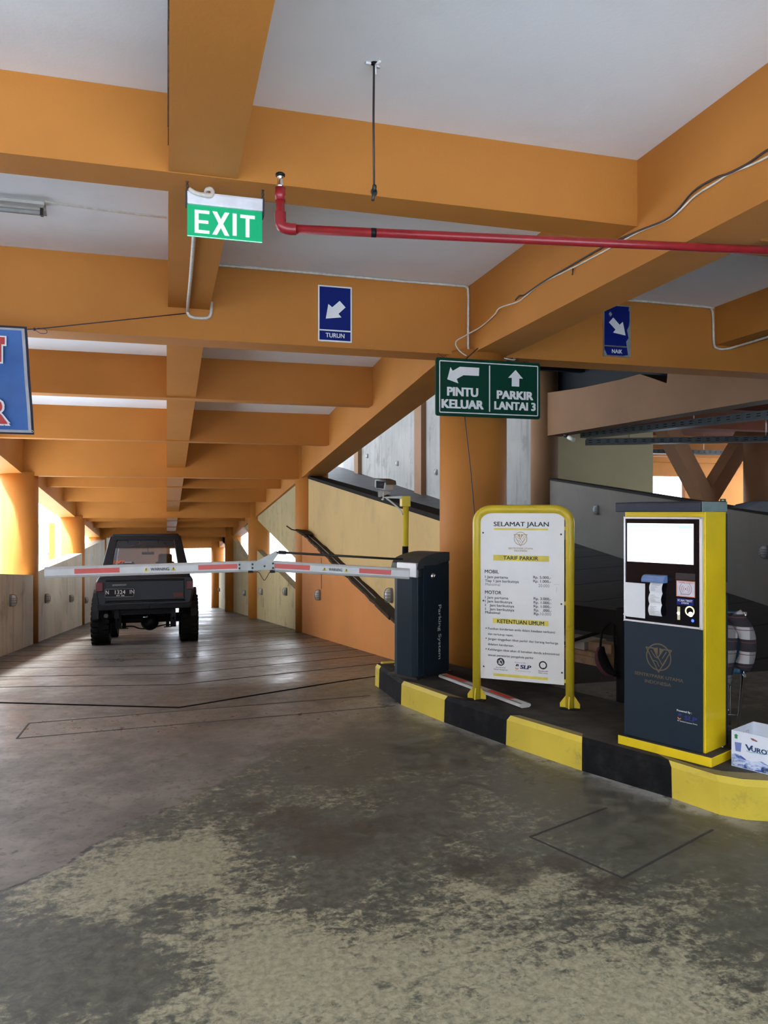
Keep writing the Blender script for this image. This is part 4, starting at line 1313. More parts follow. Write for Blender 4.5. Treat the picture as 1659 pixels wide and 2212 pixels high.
# printer hood, ticket strip
a = k8.p(525, 1180); e = k8.p(905, 1335)
m = MB()
n_ = 9
prof = [(0.0, a.y)] + [(0.045 * math.sin(PI / 2 * i / n_), a.y - (a.y - e.y) * (1 - math.cos(PI / 2 * i / n_)) * 0.75) for i in range(1, n_ + 1)] + [(0.043, e.y), (0.0, e.y)]
m.hexa([(a.x, BY0 - 0.0105 - q[0], q[1]) for q in prof], [(e.x, BY0 - 0.0105 - q[0], q[1]) for q in prof])
M['hood_blue'] = plain('steel_blue_plastic', (0.13, 0.20, 0.38), 0.35); pr = sub('printer_hood', m, 'hood_blue', kiosk, 0.002)
a = k8.p(640, 1335); e = k8.p(855, 1905)
m = MB()
zz = [a.y + 0.01 - (a.y + 0.01 - e.y) * i / 30 for i in range(31)]
def bulge(i):
    return 0.012 + 0.013 * abs(math.sin(PI * (i / 30 * 3))) + 0.004 * i / 30
vs = []
for i, z_ in enumerate(zz):
    sh = -0.004 * math.sin(i / 30 * 3) - 0.006 * i / 30
    for x_ in (a.x + sh, e.x + sh):
        vs.append((x_, BY0 - 0.0105 - bulge(i), z_))
m.add(vs, [(2 * i, 2 * i + 1, 2 * i + 3, 2 * i + 2) for i in range(30)], 0, True)
tk = m.build('ticket_strip', 'paper', kiosk)
m = MB()
for s0 in (0, 10, 20):
    for j in range(2, 9):
        i = s0 + j
        z_ = zz[i]
        sh = -0.004 * math.sin(i / 30 * 3) - 0.006 * i / 30
        w1 = random.uniform(0.3, 0.75); o1 = random.uniform(0.1, 0.2)
        x_ = a.x + sh + (e.x - a.x) * o1
        m.add([(x_, BY0 - 0.0112 - bulge(i), z_), (x_ + (e.x - a.x) * w1, BY0 - 0.0112 - bulge(i), z_), (x_ + (e.x - a.x) * w1, BY0 - 0.0112 - bulge(i), z_ + 0.0016), (x_, BY0 - 0.0112 - bulge(i), z_ + 0.0016)], [(0, 1, 2, 3)])
m.build('receipt_print', 'grey_ink', tk)
m = MB()
a = k8.p(168, 1318); e = k8.p(526, 1940)
gx, gz = 8, 10
vs = []
for j in range(gz + 1):
    for i in range(gx + 1):
        x_ = a.x + (e.x - a.x) * i / gx; z_ = a.y + (e.y - a.y) * j / gz
        vs.append((x_, BY0 - 0.0135 - random.uniform(0, 0.0022) - (0.01 if i == 0 and j == gz else 0), z_ + (0.012 if i == 0 and j == gz else 0)))
m.add(vs, [(j * (gx + 1) + i, j * (gx + 1) + i + 1, (j + 1) * (gx + 1) + i + 1, (j + 1) * (gx + 1) + i) for j in range(gz) for i in range(gx)], 0, True)
tag_p = m.build('taped_paper', 'paper', kiosk); tag_p['label'] = 'crumpled white paper sheet'
m = MB(); K(k8, m, 1045, 1160, 1375, 1275, hf, 0, 0.003); M['smoke'] = plain('smoked_plastic', (0.03, 0.032, 0.036), 0.2); sub('small_label', m, 'smoke', kiosk)
m = MB(); cxs = K(k8, m, 1053, 1290, 1372, 1560, hf, 0, 0.001)
K(k8, m, 1065, 1303, 1360, 1548, hf + .0014, 1)
c_ = k8.p(1212, 1437); q_ = k8.m(1212, 1437)
m.disc(c_, 14 * q_, hf + .0018, 2, 18)
for rr in (40, 72, 108):
    for s_ in (1, -1):
        m.stroke([(c_.x + s_ * rr * q_ * math.cos(t_), c_.y + rr * q_ * math.sin(t_)) for t_ in [(-0.9 + 1.8 * i / 10) for i in range(11)]], 8 * q_, hf + .0018, 2)
k8.text(m, 'TEMPEL KARTU', 1085, 1345, 1338, 26, hf + .0018, 2, .01); k8.text(m, 'E MONEY', 1130, 1290, 1535, 24, hf + .0018, 2, .01)
M['card_border'] = plain('salmon_print', (0.75, 0.22, 0.13), 0.5); M['card_face'] = plain('pale_sticker', (0.62, 0.62, 0.68), 0.5); M['card_ink'] = plain('red_brown_print', (0.45, 0.12, 0.09), 0.5)
sub('card_sticker', m, ['card_border', 'card_face', 'card_ink'], kiosk)
m = MB(); K(k8, m, 1060, 1588, 1348, 1705, hf, 0, 0.001)
k8.text(m, 'SCAN TIKET', 1075, 1330, 1642, 34, hf + .0014, 1, .015); k8.text(m, 'DISINI', 1143, 1262, 1688, 30, hf + .0014, 1, .01)
sub('scan_label', m, ['sign_blue', 'letter_white'], kiosk)
m = MB()
x0, x1, zb_, zt_ = K(k8, MB(), 1058, 1700, 1352, 2010, hf)
m.box((x0, BY0 - 0.0125, zb_), (x1, BY0 - 0.0104, zt_)); scn_o = sub('scanner_window', m, 'glass_black', kiosk)
m = MB(); c_ = k8.p(1285, 1815); m.disc(c_, 86 * q_, hf + .0026, 0, 24, 62 * q_); M['ring_glow'] = emit('warm_scanner_ring', (1.0, 0.86, 0.45), 0.45); sub('light_ring', m, 'ring_glow', scn_o)
m = MB(); c_ = k8.p(1300, 1870); m.disc(c_, 42 * q_, hf + .003, 0, 16); c_ = k8.p(1092, 1850); m.disc(c_, 26 * q_, hf + .003, 0, 14); M['hot'] = emit('lit_scanner_lamp', (1, 0.93, 0.75), 2.5); sub('scanner_lamp', m, 'hot', scn_o)
m = MB(); c_ = k8.p(1335, 1978); m.disc(c_, 26 * q_, hf + .003, 0, 14); M['blue_led'] = emit('blue_pilot_light', (0.05, 0.12, 1.0), 1.2); sub('pilot_light', m, 'blue_led', scn_o)
m = MB(); K(k8, m, 1072, 1735, 1120, 1960, hf + .0026); M['dull_gold_glow'] = emit('dim_scanner_glass', (0.45, 0.42, 0.25), 0.2); sub('glass_strip', m, 'dull_gold_glow', scn_o)
# lower door print
kd = Sheet(PF, 1370, 1370, 10.536)
hd = 0.0124 - BY0
m = MB()
emblem(m, tuple(kd.p(582, 515)), 305 * kd.m(582, 515), hd)
kd.text(m, 'SENTRYPARK UTAMA', 40, 1145, 900, 70, hd, 0, .012); kd.text(m, 'INDONESIA', 275, 865, 1085, 72, hd, 0, .012)
sub('emblem', m, 'dim_gold', lowp)
m = MB(); kd.text(m, 'Powered By :', 1000, 1335, 1738, 42, hd, 0, .015); sub('lettering', m, 'letter_white', lowp); m = MB(); kd.text(m, 'PT Sentral Layanan Prima', 1012, 1462, 1965, 26, hd, 0, .01); sub('lettering', m, 'letter_white', lowp)
m = MB(); kd.text(m, 'SLP', 1170, 1440, 1935, 95, hd, 0, .03, .12); slp_mark(m, tuple(kd.p(1062, 1858)), 62 * kd.m(1062, 1858), hd, 0, 1); M['deep_blue'] = plain('deep_blue_print', (0.012, 0.02, 0.16), 0.5); sub('company_mark', m, ['deep_blue', 'orange_ink'], lowp)
m = MB(); m.box((BX1 - 0.014, BY1, 0.06), (BX1 + 0.004, BY1 + 0.014, ZT - 0.45)); m.box((BX1 - 0.014, BY1, ZT - 0.38), (BX1 + 0.004, BY1 + 0.010, ZT - 0.01)); m.box((BX0, BY1, 0.06), (BX1 - 0.012, BY1 + 0.012, ZT - 0.01)); sub('rear_door', m, 'slate', kiosk, 0.002)
m = MB(); m.lathe([(0.0, 0.006), (0.007, 0.005), (0.008, 0.0)], (WP - 0.05, DP - 0.08, 0.052), 'z', 10); sub('anchor_bolt', m, 'steel', kiosk)
# ---------------------------------------------------------------- hanging exit sign
PX = Plane((0.0, 3.93, 0), (1, 0))
sx = Sheet(PX, 380, 380, 6.381)
A_ = sx.p(150, 235); B_ = sx.p(1188, 335)
ex = thing('exit_sign', 'lit green EXIT sign hanging under the orange middle beam', 'exit sign', (0, 3.93, 0), 0)
def zline(y0, y1): return (sx.p(150, y0).y + sx.p(1190, y1).y) / 2
x0, x1 = sx.p(150, 600).x, sx.p(1192, 700).x
zt, zm, zb = zline(235, 340), zline(390, 492), zline(832, 932)
m = MB()
m.box((x0, -0.028, zm + 0.045), (x1, 0.028, zt)); m.prism([(-0.028, zm + 0.045), (0.028, zm + 0.045), (0.014, zm - 0.004), (-0.022, zm - 0.004)], x0, x1, 'x')
M['sign_alu'] = plain('pale_aluminium', (0.82, 0.82, 0.85), 0.3, 0.3); hs = sub('housing', m, 'sign_alu', ex, 0.003)
m = MB(); m.box((x0 - 0.006, -0.03, zm - 0.01), (x0, 0.03, zt)); sub('end_cap', m, 'lid_grey', ex); m = MB(); m.box((x1, -0.03, zm - 0.03), (x1 + 0.006, 0.03, zt)); sub('end_cap', m, 'lid_grey', ex)
M['exit_green'] = emit('edge_lit_green', (0.0, 0.30, 0.12), 0.30)
M['exit_white'] = emit('edge_lit_white', (0.70, 0.86, 0.72), 0.30)
m = MB(); m.box((x0 + 0.002, -0.008, zb), (x1 - 0.002, -0.001, zm)); pn = sub('panel', m, 'exit_green', ex)
m = MB()
for ch, xa, xb, ya, yb in (('E', 258, 460, 472, 790), ('X', 500, 735, 495, 815), ('I', 780, 835, 525, 830), ('T', 885, 1085, 540, 845)):
    pa = sx.p(xa, 600); pb = sx.p(xb, 600)
    zz0 = sx.p(xa, yb).y; zz1 = sx.p(xa, ya).y
    w_ = pb.x - pa.x; h_ = zz1 - zz0; s_ = 0.019
    X, Z, hh = pa.x, zz0, 0.009
    R_ = lambda a, b_, c, d_: m.flat([(X + a, Z + b_), (X + c, Z + b_), (X + c, Z + d_), (X + a, Z + d_)], hh)
    if ch == 'E':
        R_(0, 0, s_, h_); R_(s_, 0, w_, s_ * .85); R_(s_, h_ - s_ * .85, w_, h_); R_(s_, h_ / 2 - s_ * .42, w_ * .93, h_ / 2 + s_ * .42)
    elif ch == 'I':
        R_(0, 0, w_, h_)
    elif ch == 'T':
        R_(0, h_ - s_ * .9, w_, h_); R_(w_ / 2 - s_ / 2, 0, w_ / 2 + s_ / 2, h_ - s_ * .9)
    else:
        k_ = s_ * 1.2
        m.flat([(X, Z), (X + k_, Z), (X + w_, Z + h_), (X + w_ - k_, Z + h_)], hh); m.flat([(X + w_ - k_, Z), (X + w_, Z), (X + k_, Z + h_), (X, Z + h_)], hh + .0002)
sub('lettering', m, 'exit_white', pn)
M['led'] = emit('lit_green_edge', (0.35, 1.0, 0.65), 0.7)
m = MB()
for i in range(8):
    xx = x0 + 0.03 + (x1 - x0 - 0.06) * i / 7
    m.box((xx - 0.012, -0.0095, zm - 0.003), (xx + 0.012, -0.0082, zm + 0.001))
m.box((x0 + 0.003, -0.0095, zb), (x1 - 0.003, -0.0082, zb + 0.003))
sub('led_strip', m, 'led', ex)
for xx, zz in ((x0 + 0.002, zt), (x1 + 0.002, zt)):
    m = MB()
    k_ = 5
    for i in range(k_):
        z_ = zz + 0.012 + (SECB - zz - 0.012) * i / (k_ - 1)
        ring = [(xx + (0.0065 * math.cos(a) if i % 2 == 0 else 0), (0.0065 * math.cos(a) if i % 2 else 0), z_ + 0.011 * math.sin(a)) for a in [2 * PI * j / 10 for j in range(10)]]
        m.tube(ring, 0.0016, 5, closed=True)
    sub('hanging_chain', m, 'dark_steel', ex)
m = MB()
def xw(x, y, dy): p_ = sx.p(x, y); return (p_.x, dy, p_.y)
m.tube(smooth_path([xw(185, 215, -0.03), xw(260, 275, -0.04), xw(370, 305, -0.04), xw(470, 310, -0.035), xw(505, 250, -0.02), xw(480, 180, 0.0), xw(430, 160, 0.03), xw(418, 200, 0.06), xw(410, 240, 0.10)]), 0.0105, 12)
sub('flex_conduit', m, 'conduit', ex)
# conduit along the beam to the cross beam
m = MB()
zc = SECB - 0.014
m.tube(smooth_path([(0.155, 4.10, zc), (0.155, 4.7, zc), (0.16, 5.5, zc), (0.16, 6.30, zc - 0.004), (0.165, 6.375, zc - 0.03), (0.20, 6.385, zc - 0.055), (0.30, 6.385, zc - 0.055), (0.342, 6.385, zc - 0.025), (0.352, 6.385, zc + 0.08)], 5), 0.0125, 12)
tag(m.build('conduit', 'conduit'), 'white conduit along the middle beam behind the exit sign', 'conduit')

# ---------------------------------------------------------------- sprinkler pipe
pa, pb = at(614, 494, Z=2.8), at(1659, 541, Z=2.8)
pb = pb + (pb - pa) * 0.35
pipe = thing('sprinkler_pipe', 'red sprinkler pipe running under the orange beams', 'pipe', pa)
d_ = pb - pa
m = MB(); m.tube([d_ * 0.0, d_], 0.0205, 16); run = sub('pipe_run', m, 'pipe_red', pipe)
ux = d_.normalized()
hz_ = 1.5 + (1106 - 378) * pa.dot(Vector((SA, CA, 0))) / F - 2.8
m = MB(); m.tube([(-ux * 0.018 + Vector((0, 0, 0.02)))] + [Vector((0, 0, h)) - ux * 0.018 for h in (0.06, hz_ - 0.075)], 0.0195, 16); sub('riser', m, 'pipe_red', pipe)
m = MB(); m.tube(smooth_path([ux * 0.055, ux * 0.02, -ux * 0.012 + Vector((0, 0, 0.012)), -ux * 0.018 + Vector((0, 0, 0.045)), -ux * 0.018 + Vector((0, 0, 0.075))]), 0.026, 16)
m.tube([-ux * 0.018 + Vector((0, 0, hz_ - 0.12)), -ux * 0.018 + Vector((0, 0, hz_ - 0.06))], 0.0245, 16)
sub('elbow', m, 'pipe_red', pipe)
m = MB(); c_ = -ux * 0.018
m.lathe([(0.0, hz_ - 0.065), (0.017, hz_ - 0.062), (0.016, hz_ - 0.045), (0.013, hz_ - 0.03), (0.013, hz_ - 0.012), (0.017, hz_ - 0.008), (0.0, hz_ - 0.006)], c_, 'z', 14)
hd_ = sub('sprinkler_head', m, 'chrome', pipe)
m = MB(); m.lathe([(0.0, hz_ - 0.006), (0.022, hz_ - 0.006), (0.022, hz_ + 0.003), (0.016, hz_ + 0.008), (0.0, hz_ + 0.008)], c_, 'z', 14); sub('deflector', m, 'black', hd_)
m = MB(); m.tube([ux * 0.40, ux * 0.424], 0.0212, 16); sub('joint_band', m, 'black', pipe)
hp_ = ux * (d_.length - 0.25)
m = MB(); m.tube([hp_ + Vector((0.028 * math.cos(a), 0, 0.028 * math.sin(a))) for a in [2 * PI * i / 14 for i in range(14)]], 0.005, 6, closed=True); m.tube([hp_ + Vector((0, 0, 0.028)), hp_ + Vector((0, 0, SLAB - 2.8))], 0.005, 6); sub('pipe_hanger', m, 'dark_steel', pipe)
# threaded rod
rp = at(808, 137, Z=SLAB)
rod = thing('hanger_rod', 'loose black hanger rod with a clip below the white ceiling', 'hanger rod', (rp.x, rp.y, SLAB))
m = MB(); m.tube([(0, 0, 0.03), (-0.002, 0.002, -0.25), (0, 0, -0.565)], 0.0052, 8); sub('rod', m, 'cable_black', rod)
m = MB(); m.tube([(-0.006, 0, -0.562), (0.008, 0, -0.562)], 0.016, 6); m.tube([(0, 0, -0.575), (-0.006, 0, -0.618)], 0.008, 8); m.tube([(0.012 * math.cos(a), 0, -0.58 + 0.016 * math.sin(a)) for a in [2 * PI * i / 10 for i in range(10)]], 0.004, 6, closed=True); sub('clip', m, 'dark_steel', rod)
m = MB(); m.lathe([(0.0, -0.002), (0.016, -0.002), (0.024, 0.002)], (0.002, 0, 0), 'z', 12); sub('anchor_hole', m, 'cap', rod)
m = MB()
for a, b_ in (((0.01, 0), (0.03, 0.02)), ((-0.04, -.004), (-0.015, 0.0)), ((0.006, 0.01), (0.02, -0.03))):
    m.tube([(a[0], a[1], -0.004), (b_[0], b_[1], -0.003)], 0.006, 6)
m.tube([(0.006, 0.0, -0.004), (0.008, 0, -0.05)], 0.004, 6)
sub('plaster_crumb', m, 'ceiling', rod)

# ---------------------------------------------------------------- blue arrow signs
def arrow_sign(word, x0, x1, z0, z1, Y, label, arrow, worn, tri):
    t_ = thing('arrow_sign', label, 'sign', ((x0 + x1) / 2, Y, (z0 + z1) / 2), 0, 'blue arrow signs on the cross beam')
    w_, h_ = (x1 - x0) / 2, (z1 - z0) / 2
    m = MB(); m.box((-w_, -0.012, -h_), (w_, 0, h_)); bd = sub('frame', m, 'letter_white' if not worn else 'steel', t_, 0.001)
    e_ = 0.012
    zs_ = -h_ + 0.2 * 2 * h_
    m = MB()
    m.flat([(-w_ + e_, zs_ + 0.006), (w_ - e_, zs_ + 0.006), (w_ - e_, h_ - e_), (-w_ + e_, h_ - e_)], 0.0125)
    m.flat([(-w_ + e_, -h_ + e_), (w_ - e_, -h_ + e_), (w_ - e_, zs_ - 0.006), (-w_ + e_, zs_ - 0.006)], 0.0125)
    fc = sub('face', m, 'sign_blue', t_)
    m = MB()
    m.flat([(w_ * a[0], h_ * a[1]) for a in arrow], 0.0132)
    sub('arrow', m, 'letter_white', fc)
    m = MB()
    m.text(word, 0, zs_ / 2 - h_ / 2 - 0.012 - (0.004 if worn else 0), 0.036, 0.0132, 0, off=0.015, align='c', width=w_ * (1.1 if not worn else .75))
    sub('lettering', m, 'letter_white', fc)
    if worn:
        m = MB()
        for a in tri:
            m.flat([(w_ * q[0], h_ * q[1]) for q in a], 0.0136)
        M['peel'] = plain('peeled_grey_patch', (0.26, 0.27, 0.26), 0.7); sub('peeled_patch', m, 'peel', fc)
    return t_
ar_down = [(-0.55, -0.19), (0.38, -0.11), (0.20, 0.01), (0.62, 0.26), (0.27, 0.48), (-0.17, 0.23), (-0.40, 0.34)]
p0 = [at(x, y, Y=6.39) for x, y in ((687, 613), (760, 623), (687, 734), (760, 743))]
arrow_sign('TURUN', p0[0].x, p0[1].x, (p0[2].z + p0[3].z) / 2, (p0[0].z + p0[1].z) / 2, 6.40, 'blue TURUN sign with a clean white arrow pointing down the ramp', ar_down, False, ())
p0 = [at(x, y, Y=6.39) for x, y in ((1303, 657), (1362, 660), (1304, 770), (1366, 772))]
ar_up = [(0.62, -0.16), (-0.30, -0.08), (-0.12, 0.04), (-0.60, 0.30), (-0.28, 0.50), (0.18, 0.24), (0.42, 0.36)]
arrow_sign('NAIK', p0[0].x, p0[1].x, (p0[2].z + p0[3].z) / 2, (p0[0].z + p0[1].z) / 2, 6.40, 'peeling blue NAIK sign with scratched arrow', ar_up, True,
           ([(0.80, -0.9), (1, -0.95), (1, 0.75), (0.86, 0.2), (0.72, 0.05), (0.84, -0.25), (0.66, -0.4), (0.74, -0.7)], [(-0.62, 0.62), (-0.5, 0.72), (-0.36, 0.62), (-0.48, 0.52)],
            [(-0.95, -0.98), (-0.95, -0.7), (-0.82, -0.85), (-0.7, -0.98)], [(0.1, -0.98), (0.9, -0.9), (0.9, -0.98)], [(0.86, 0.95), (0.95, 0.95), (0.95, 0.75), (0.84, 0.8)]))

# ---------------------------------------------------------------- green direction sign
PGn = Plane((2.2, 6.17, 0), (1, 0.012))
sg2 = Sheet(PGn, 930, 620, 6.636)
gs = thing('direction_sign', 'dark green hanging sign reading PINTU KELUAR and PARKIR LANTAI 3', 'sign', (2.2, 6.17, 0), PGn.rot)
x0 = (sg2.p(82, 1010).x + sg2.p(62, 1840).x) / 2; x1 = (sg2.p(1568, 1105).x + sg2.p(1558, 1890).x) / 2
zt = (sg2.p(85, 1005).y + sg2.p(1568, 1100).y) / 2; zb = (sg2.p(65, 1842).y + sg2.p(1555, 1897).y) / 2
def rrect(a, b_, c, d_, r):
    o = []
    for cx, cz, a0 in ((c - r, b_ + r, -PI / 2), (c - r, d_ - r, 0), (a + r, d_ - r, PI / 2), (a + r, b_ + r, PI)):
        o += [(cx + r * math.cos(a0 + i * PI / 8), cz + r * math.sin(a0 + i * PI / 8)) for i in range(5)]
    return o
m = MB(); m.prism(rrect(x0, zb, x1, zt, 0.02), -0.012, 0.012, 'y'); brd = sub('board', m, 'sign_green', gs, 0.002)
h_ = 0.0126
e_ = 0.033
m = MB()
m.stroke(rrect(x0 + e_, zb + e_ - .004, x1 - e_ + .008, zt - e_ + .004, 0.008), 0.0085, h_, 0, True)
sub('border_line', m, 'letter_white', brd)
a = sg2.p(838, 1130); e = sg2.p(834, 1790)
m = MB(); m.flat([(a.x - .0055, e.y), (a.x + .0055, e.y), (a.x + .0055, a.y), (a.x - .0055, a.y)], h_); sub('divider_line', m, 'letter_white', brd)
m = MB(); sg2.poly(m, [(232, 1325), (278, 1152), (310, 1205), (412, 1147), (690, 1162), (686, 1278), (465, 1268), (368, 1322), (392, 1385)], h_); sub('arrow', m, 'letter_white', brd)
m = MB(); sg2.poly(m, [(1210, 1192), (1315, 1318), (1263, 1316), (1262, 1432), (1154, 1426), (1156, 1306), (1104, 1304)], h_); sub('arrow', m, 'letter_white', brd)
for txt, xa, xb, yb, cap in (('PINTU', 237, 668, 1556, 118), ('KELUAR', 158, 745, 1730, 118), ('PARKIR', 948, 1455, 1600, 112), ('LANTAI 3', 912, 1490, 1752, 108)):
    m = MB(); sg2.text(m, txt, xa, xb, yb, cap, h_, 0, .034); sub('lettering', m, 'letter_white', brd)
for xx in (x0 + 0.09, x1 - 0.12):
    m = MB(); m.tube([(xx, 0.0, zt - 0.005), (xx + .01, 0.10, zt + 0.03), (xx + 0.02, 0.245, MAINB + 0.01)], 0.003, 6); m.tube([(xx + 0.012 * math.cos(a_), 0.0, zt + 0.004 + 0.012 * math.sin(a_)) for a_ in [2 * PI * i / 10 for i in range(10)]], 0.002, 5, closed=True); sub('hanging_wire', m, 'dark_steel', gs)

# ---------------------------------------------------------------- banner and its rope
PBn = Plane((-0.95, 5.75, 0), (1, 0))
sb_ = Sheet(PBn, 0, 690, 3.7705)
A_, B_ = sb_.p(222, 65), sb_.p(278, 938)
bn = thing('banner', 'blue cloth banner with red letters roped to the beam', 'banner', (-0.95, 5.75, 0), 0)
zt, zb = A_.y, B_.y
xr = A_.x
gx, gz = 24, 14
def bsurf(mb, x0, z0, x1, z1, h, m):
    vs = []
    for j in range(gz + 1):
        for i in range(gx + 1):
            x = x0 + (x1 - x0) * i / gx; z = z0 + (z1 - z0) * j / gz
            lean = (B_.x - A_.x) * (zt - z) / (zt - zb) * (1 if x > xr - 0.3 else max(0, 1 - (xr - 0.3 - x)))
            vs.append((x + lean, 0.012 * math.sin(x * 7 + z * 4) + 0.006 * math.sin(z * 15 - x * 3) - h, z))
    mb.add(vs, [(j * (gx + 1) + i, j * (gx + 1) + i + 1, (j + 1) * (gx + 1) + i + 1, (j + 1) * (gx + 1) + i) for j in range(gz) for i in range(gx)], m, True)
m = MB(); bsurf(m, xr - 1.6, zb, xr, zt, 0.0, 0)
M['banner_blue'] = plain('blue_banner_cloth', (0.035, 0.12, 0.36), 0.6, var=0.15, scale=4); M['banner_edge'] = plain('navy_hem', (0.008, 0.008, 0.02), 0.7); M['banner_grey'] = plain('pale_grey_band', (0.40, 0.41, 0.44), 0.6); M['banner_red'] = plain('banner_red_print', (0.50, 0.045, 0.045), 0.6)
cloth = sub('cloth', m, 'banner_blue', bn)
m = MB(); bsurf(m, xr - 0.016, zb, xr, zt, 0.004, 0); bsurf(m, xr - 1.6, zt - 0.014, xr, zt, 0.004, 0); bsurf(m, xr - 1.6, zb, xr, zb + 0.012, 0.004, 0); sub('hem', m, 'banner_edge', cloth)
m = MB(); bsurf(m, xr - 0.036, zb + 0.012, xr - 0.016, zt - 0.014, 0.003, 0); bsurf(m, xr - 1.6, zb + 0.012, xr - 0.016, zb + 0.030, 0.003, 0); bsurf(m, xr - 1.6, zt - 0.028, xr - 0.016, zt - 0.014, 0.003, 0); sub('border_band', m, 'banner_grey', cloth)
def bz(y): return sb_.p(10, y).y
ex_r = sb_.p(50, 300).x
k_ = sb_.m(10, 300)
for mm, hh, g_, nm, mt in ((0, 0.022, 0.010, 'letter_outline', 'letter_white'), (0, 0.026, 0.0, 'lettering', 'banner_red')):
    m = MB()
    xa_, xs_ = ex_r - 0.004 + g_, ex_r - 30 * k_ + g_
    m.flat([(xs_ - 0.06 - 2 * g_, bz(352) - g_), (xs_, bz(352) - g_), (xs_, bz(208) - g_), (xa_, bz(208) - g_), (xa_, bz(150) + g_), (xa_ - 0.155 - 2 * g_, bz(150) + g_), (xa_ - 0.155 - 2 * g_, bz(208) - g_), (xs_ - 0.06 - 2 * g_, bz(208) - g_)], hh)
    sub(nm, m, mt, cloth)
    m = MB()
    m.text('R', ex_r + 0.006 + g_ * .7, bz(850) - g_ * .6, (bz(660) - bz(850)) + g_, hh, 0, off=0.022 + g_ * 2.2, align='r', width=0.135 + g_ * 1.6)
    sub(nm, m, mt, cloth)
for zz in (zt - 0.02, zb + 0.02):
    m = MB(); m.tube([(xr - 0.01 + (B_.x - A_.x) * (zt - zz) / (zt - zb) + 0.007 * math.cos(a), -0.008, zz + 0.007 * math.sin(a)) for a in [2 * PI * i / 10 for i in range(10)]], 0.002, 5, closed=True); sub('eyelet', m, 'steel', cloth)
m = MB()
s0 = Vector((xr - 0.005, 5.745 - 5.75, zt - 0.015)); kx_ = s0 + Vector((0.05, 0, 0.004))
W2 = lambda v: Vector((v.x + 0.95, v.y - 5.75, v.z))
e0 = W2(at(400, 677, Y=6.375))
m.tube([s0, kx_, e0], 0.004, 6)
m.tube(smooth_path([kx_, kx_ + Vector((0.04, 0, -0.025)), kx_ + Vector((0.08, 0, -0.02)), kx_ + Vector((0.07, 0, 0.005)), kx_ + Vector((0.02, 0, 0.01))]), 0.002, 5)
m.lathe([(0, -0.01), (0.011, -0.004), (0.011, 0.006), (0, 0.012)], kx_, 'x', 8)
rp_ = m.build('rope', 'rope', bn)

# ---------------------------------------------------------------- ceiling lamp, conduits, cables
fl = thing('tube_lamp', 'unlit fluorescent batten under the white slab', 'lamp', (-0.765, 5.45, SLAB))
m = MB(); m.box((-1.22, -0.035, -0.035), (0, 0.035, 0)); sub('batten', m, 'offwhite', fl, 0.003)
m = MB(); m.prism([(-0.075, -0.052), (-0.035, -0.02), (0.035, -0.02), (0.075, -0.052), (0.072, -0.056), (0.033, -0.026), (-0.033, -0.026), (-0.072, -0.056)], -1.22, 0.0, 'x'); M['reflector'] = plain('dusty_reflector', (0.42, 0.42, 0.38), 0.25, 0.4); sub('reflector', m, 'reflector', fl)
m = MB(); m.tube([(-1.19, 0, -0.062), (-0.03, 0, -0.062)], 0.013, 12); sub('glass_tube', m, 'lamp_glass', fl)
m = MB(); m.box((-0.03, -0.018, -0.082), (-0.012, 0.018, -0.02)); sub('lamp_holder', m, 'dark_steel', fl); m = MB(); m.box((-1.21, -0.018, -0.082), (-1.192, 0.018, -0.02)); sub('lamp_holder', m, 'dark_steel', fl)
m = MB(); m.tube(smooth_path([(-0.76, 5.40, SLAB - .004), (-0.66, 5.42, SLAB - .003), (-0.35, 5.45, SLAB - .003), (0.0, 5.47, SLAB - 0.004)]), 0.008, 6)
tag(m.build('cable', 'conduit'), 'plastered-in cable from the fluorescent batten to the middle beam', 'cable')
m = MB(); m.tube(smooth_path([(0.34, 6.385, SLAB - 0.012), (1.0, 6.385, SLAB - 0.010), (2.0, 6.385, SLAB - 0.014), (2.50, 6.385, SLAB - 0.012), (2.565, 6.385, SLAB - 0.02), (2.585, 6.385, SLAB - 0.07), (2.585, 6.385, MAINB + 0.08), (2.60, 6.38, MAINB + 0.0), (2.66, 6.37, MAINB - 0.02), (2.95, 6.38, MAINB - 0.02)], 5), 0.011, 10)
tag(m.build('conduit', 'conduit'), 'white conduit along the top of the beam with the clean arrow sign', 'conduit')
m = MB(); m.tube(smooth_path([(2.97, 6.385, SLAB - 0.012), (3.8, 6.385, SLAB - 0.010), (5.05, 6.385, SLAB - 0.012), (5.14, 6.385, SLAB - 0.03), (5.165, 6.385, SLAB - 0.10), (5.175, 6.385, SECB + 0.02), (5.21, 6.38, SECB - 0.03), (5.30, 6.36, SECB - 0.035), (5.36, 6.2, SECB - 0.02), (5.36, 5.4, SECB - 0.012)], 5), 0.011, 10)
tag(m.build('conduit', 'conduit'), 'pale conduit around the beam beside the peeling arrow sign', 'conduit')
XB = 2.592
def strand(pts, r, mat, label, nm='cable'):
    m = MB(); m.tube(smooth_path(pts, 5), r, 7)
    return tag(m.build(nm, mat), label, 'cable')
bp = [at(x, y, X=XB) for x, y in ((1700, 313), (1659, 338), (1618, 358), (1576, 375), (1547, 394), (1500, 424), (1450, 470), (1378, 502), (1310, 540), (1238, 578), (1170, 612), (1135, 640), (1118, 652))]
strand(bp + [at(x, y, X=XB - 0.01) for x, y in ((1080, 665), (1068, 680), (1040, 705))] + [at(x, y, Y=6.30) for x, y in ((1005, 725), (985, 738), (990, 755), (1010, 770), (1032, 775))], 0.0055, 'cable_white', 'white cable clipped along the deep orange beam')
strand([p_ + Vector((-0.008, 0, 0.012 + 0.014 * math.sin(i * 1.7))) for i, p_ in enumerate(bp)] + [at(x, y, Y=6.2) for x, y in ((1085, 700), (1040, 745), (1006, 776))] + [at(1006, 780, Y=6.20)], 0.0055, 'cable_black', 'dark cable twisted beside the white one on the beam')
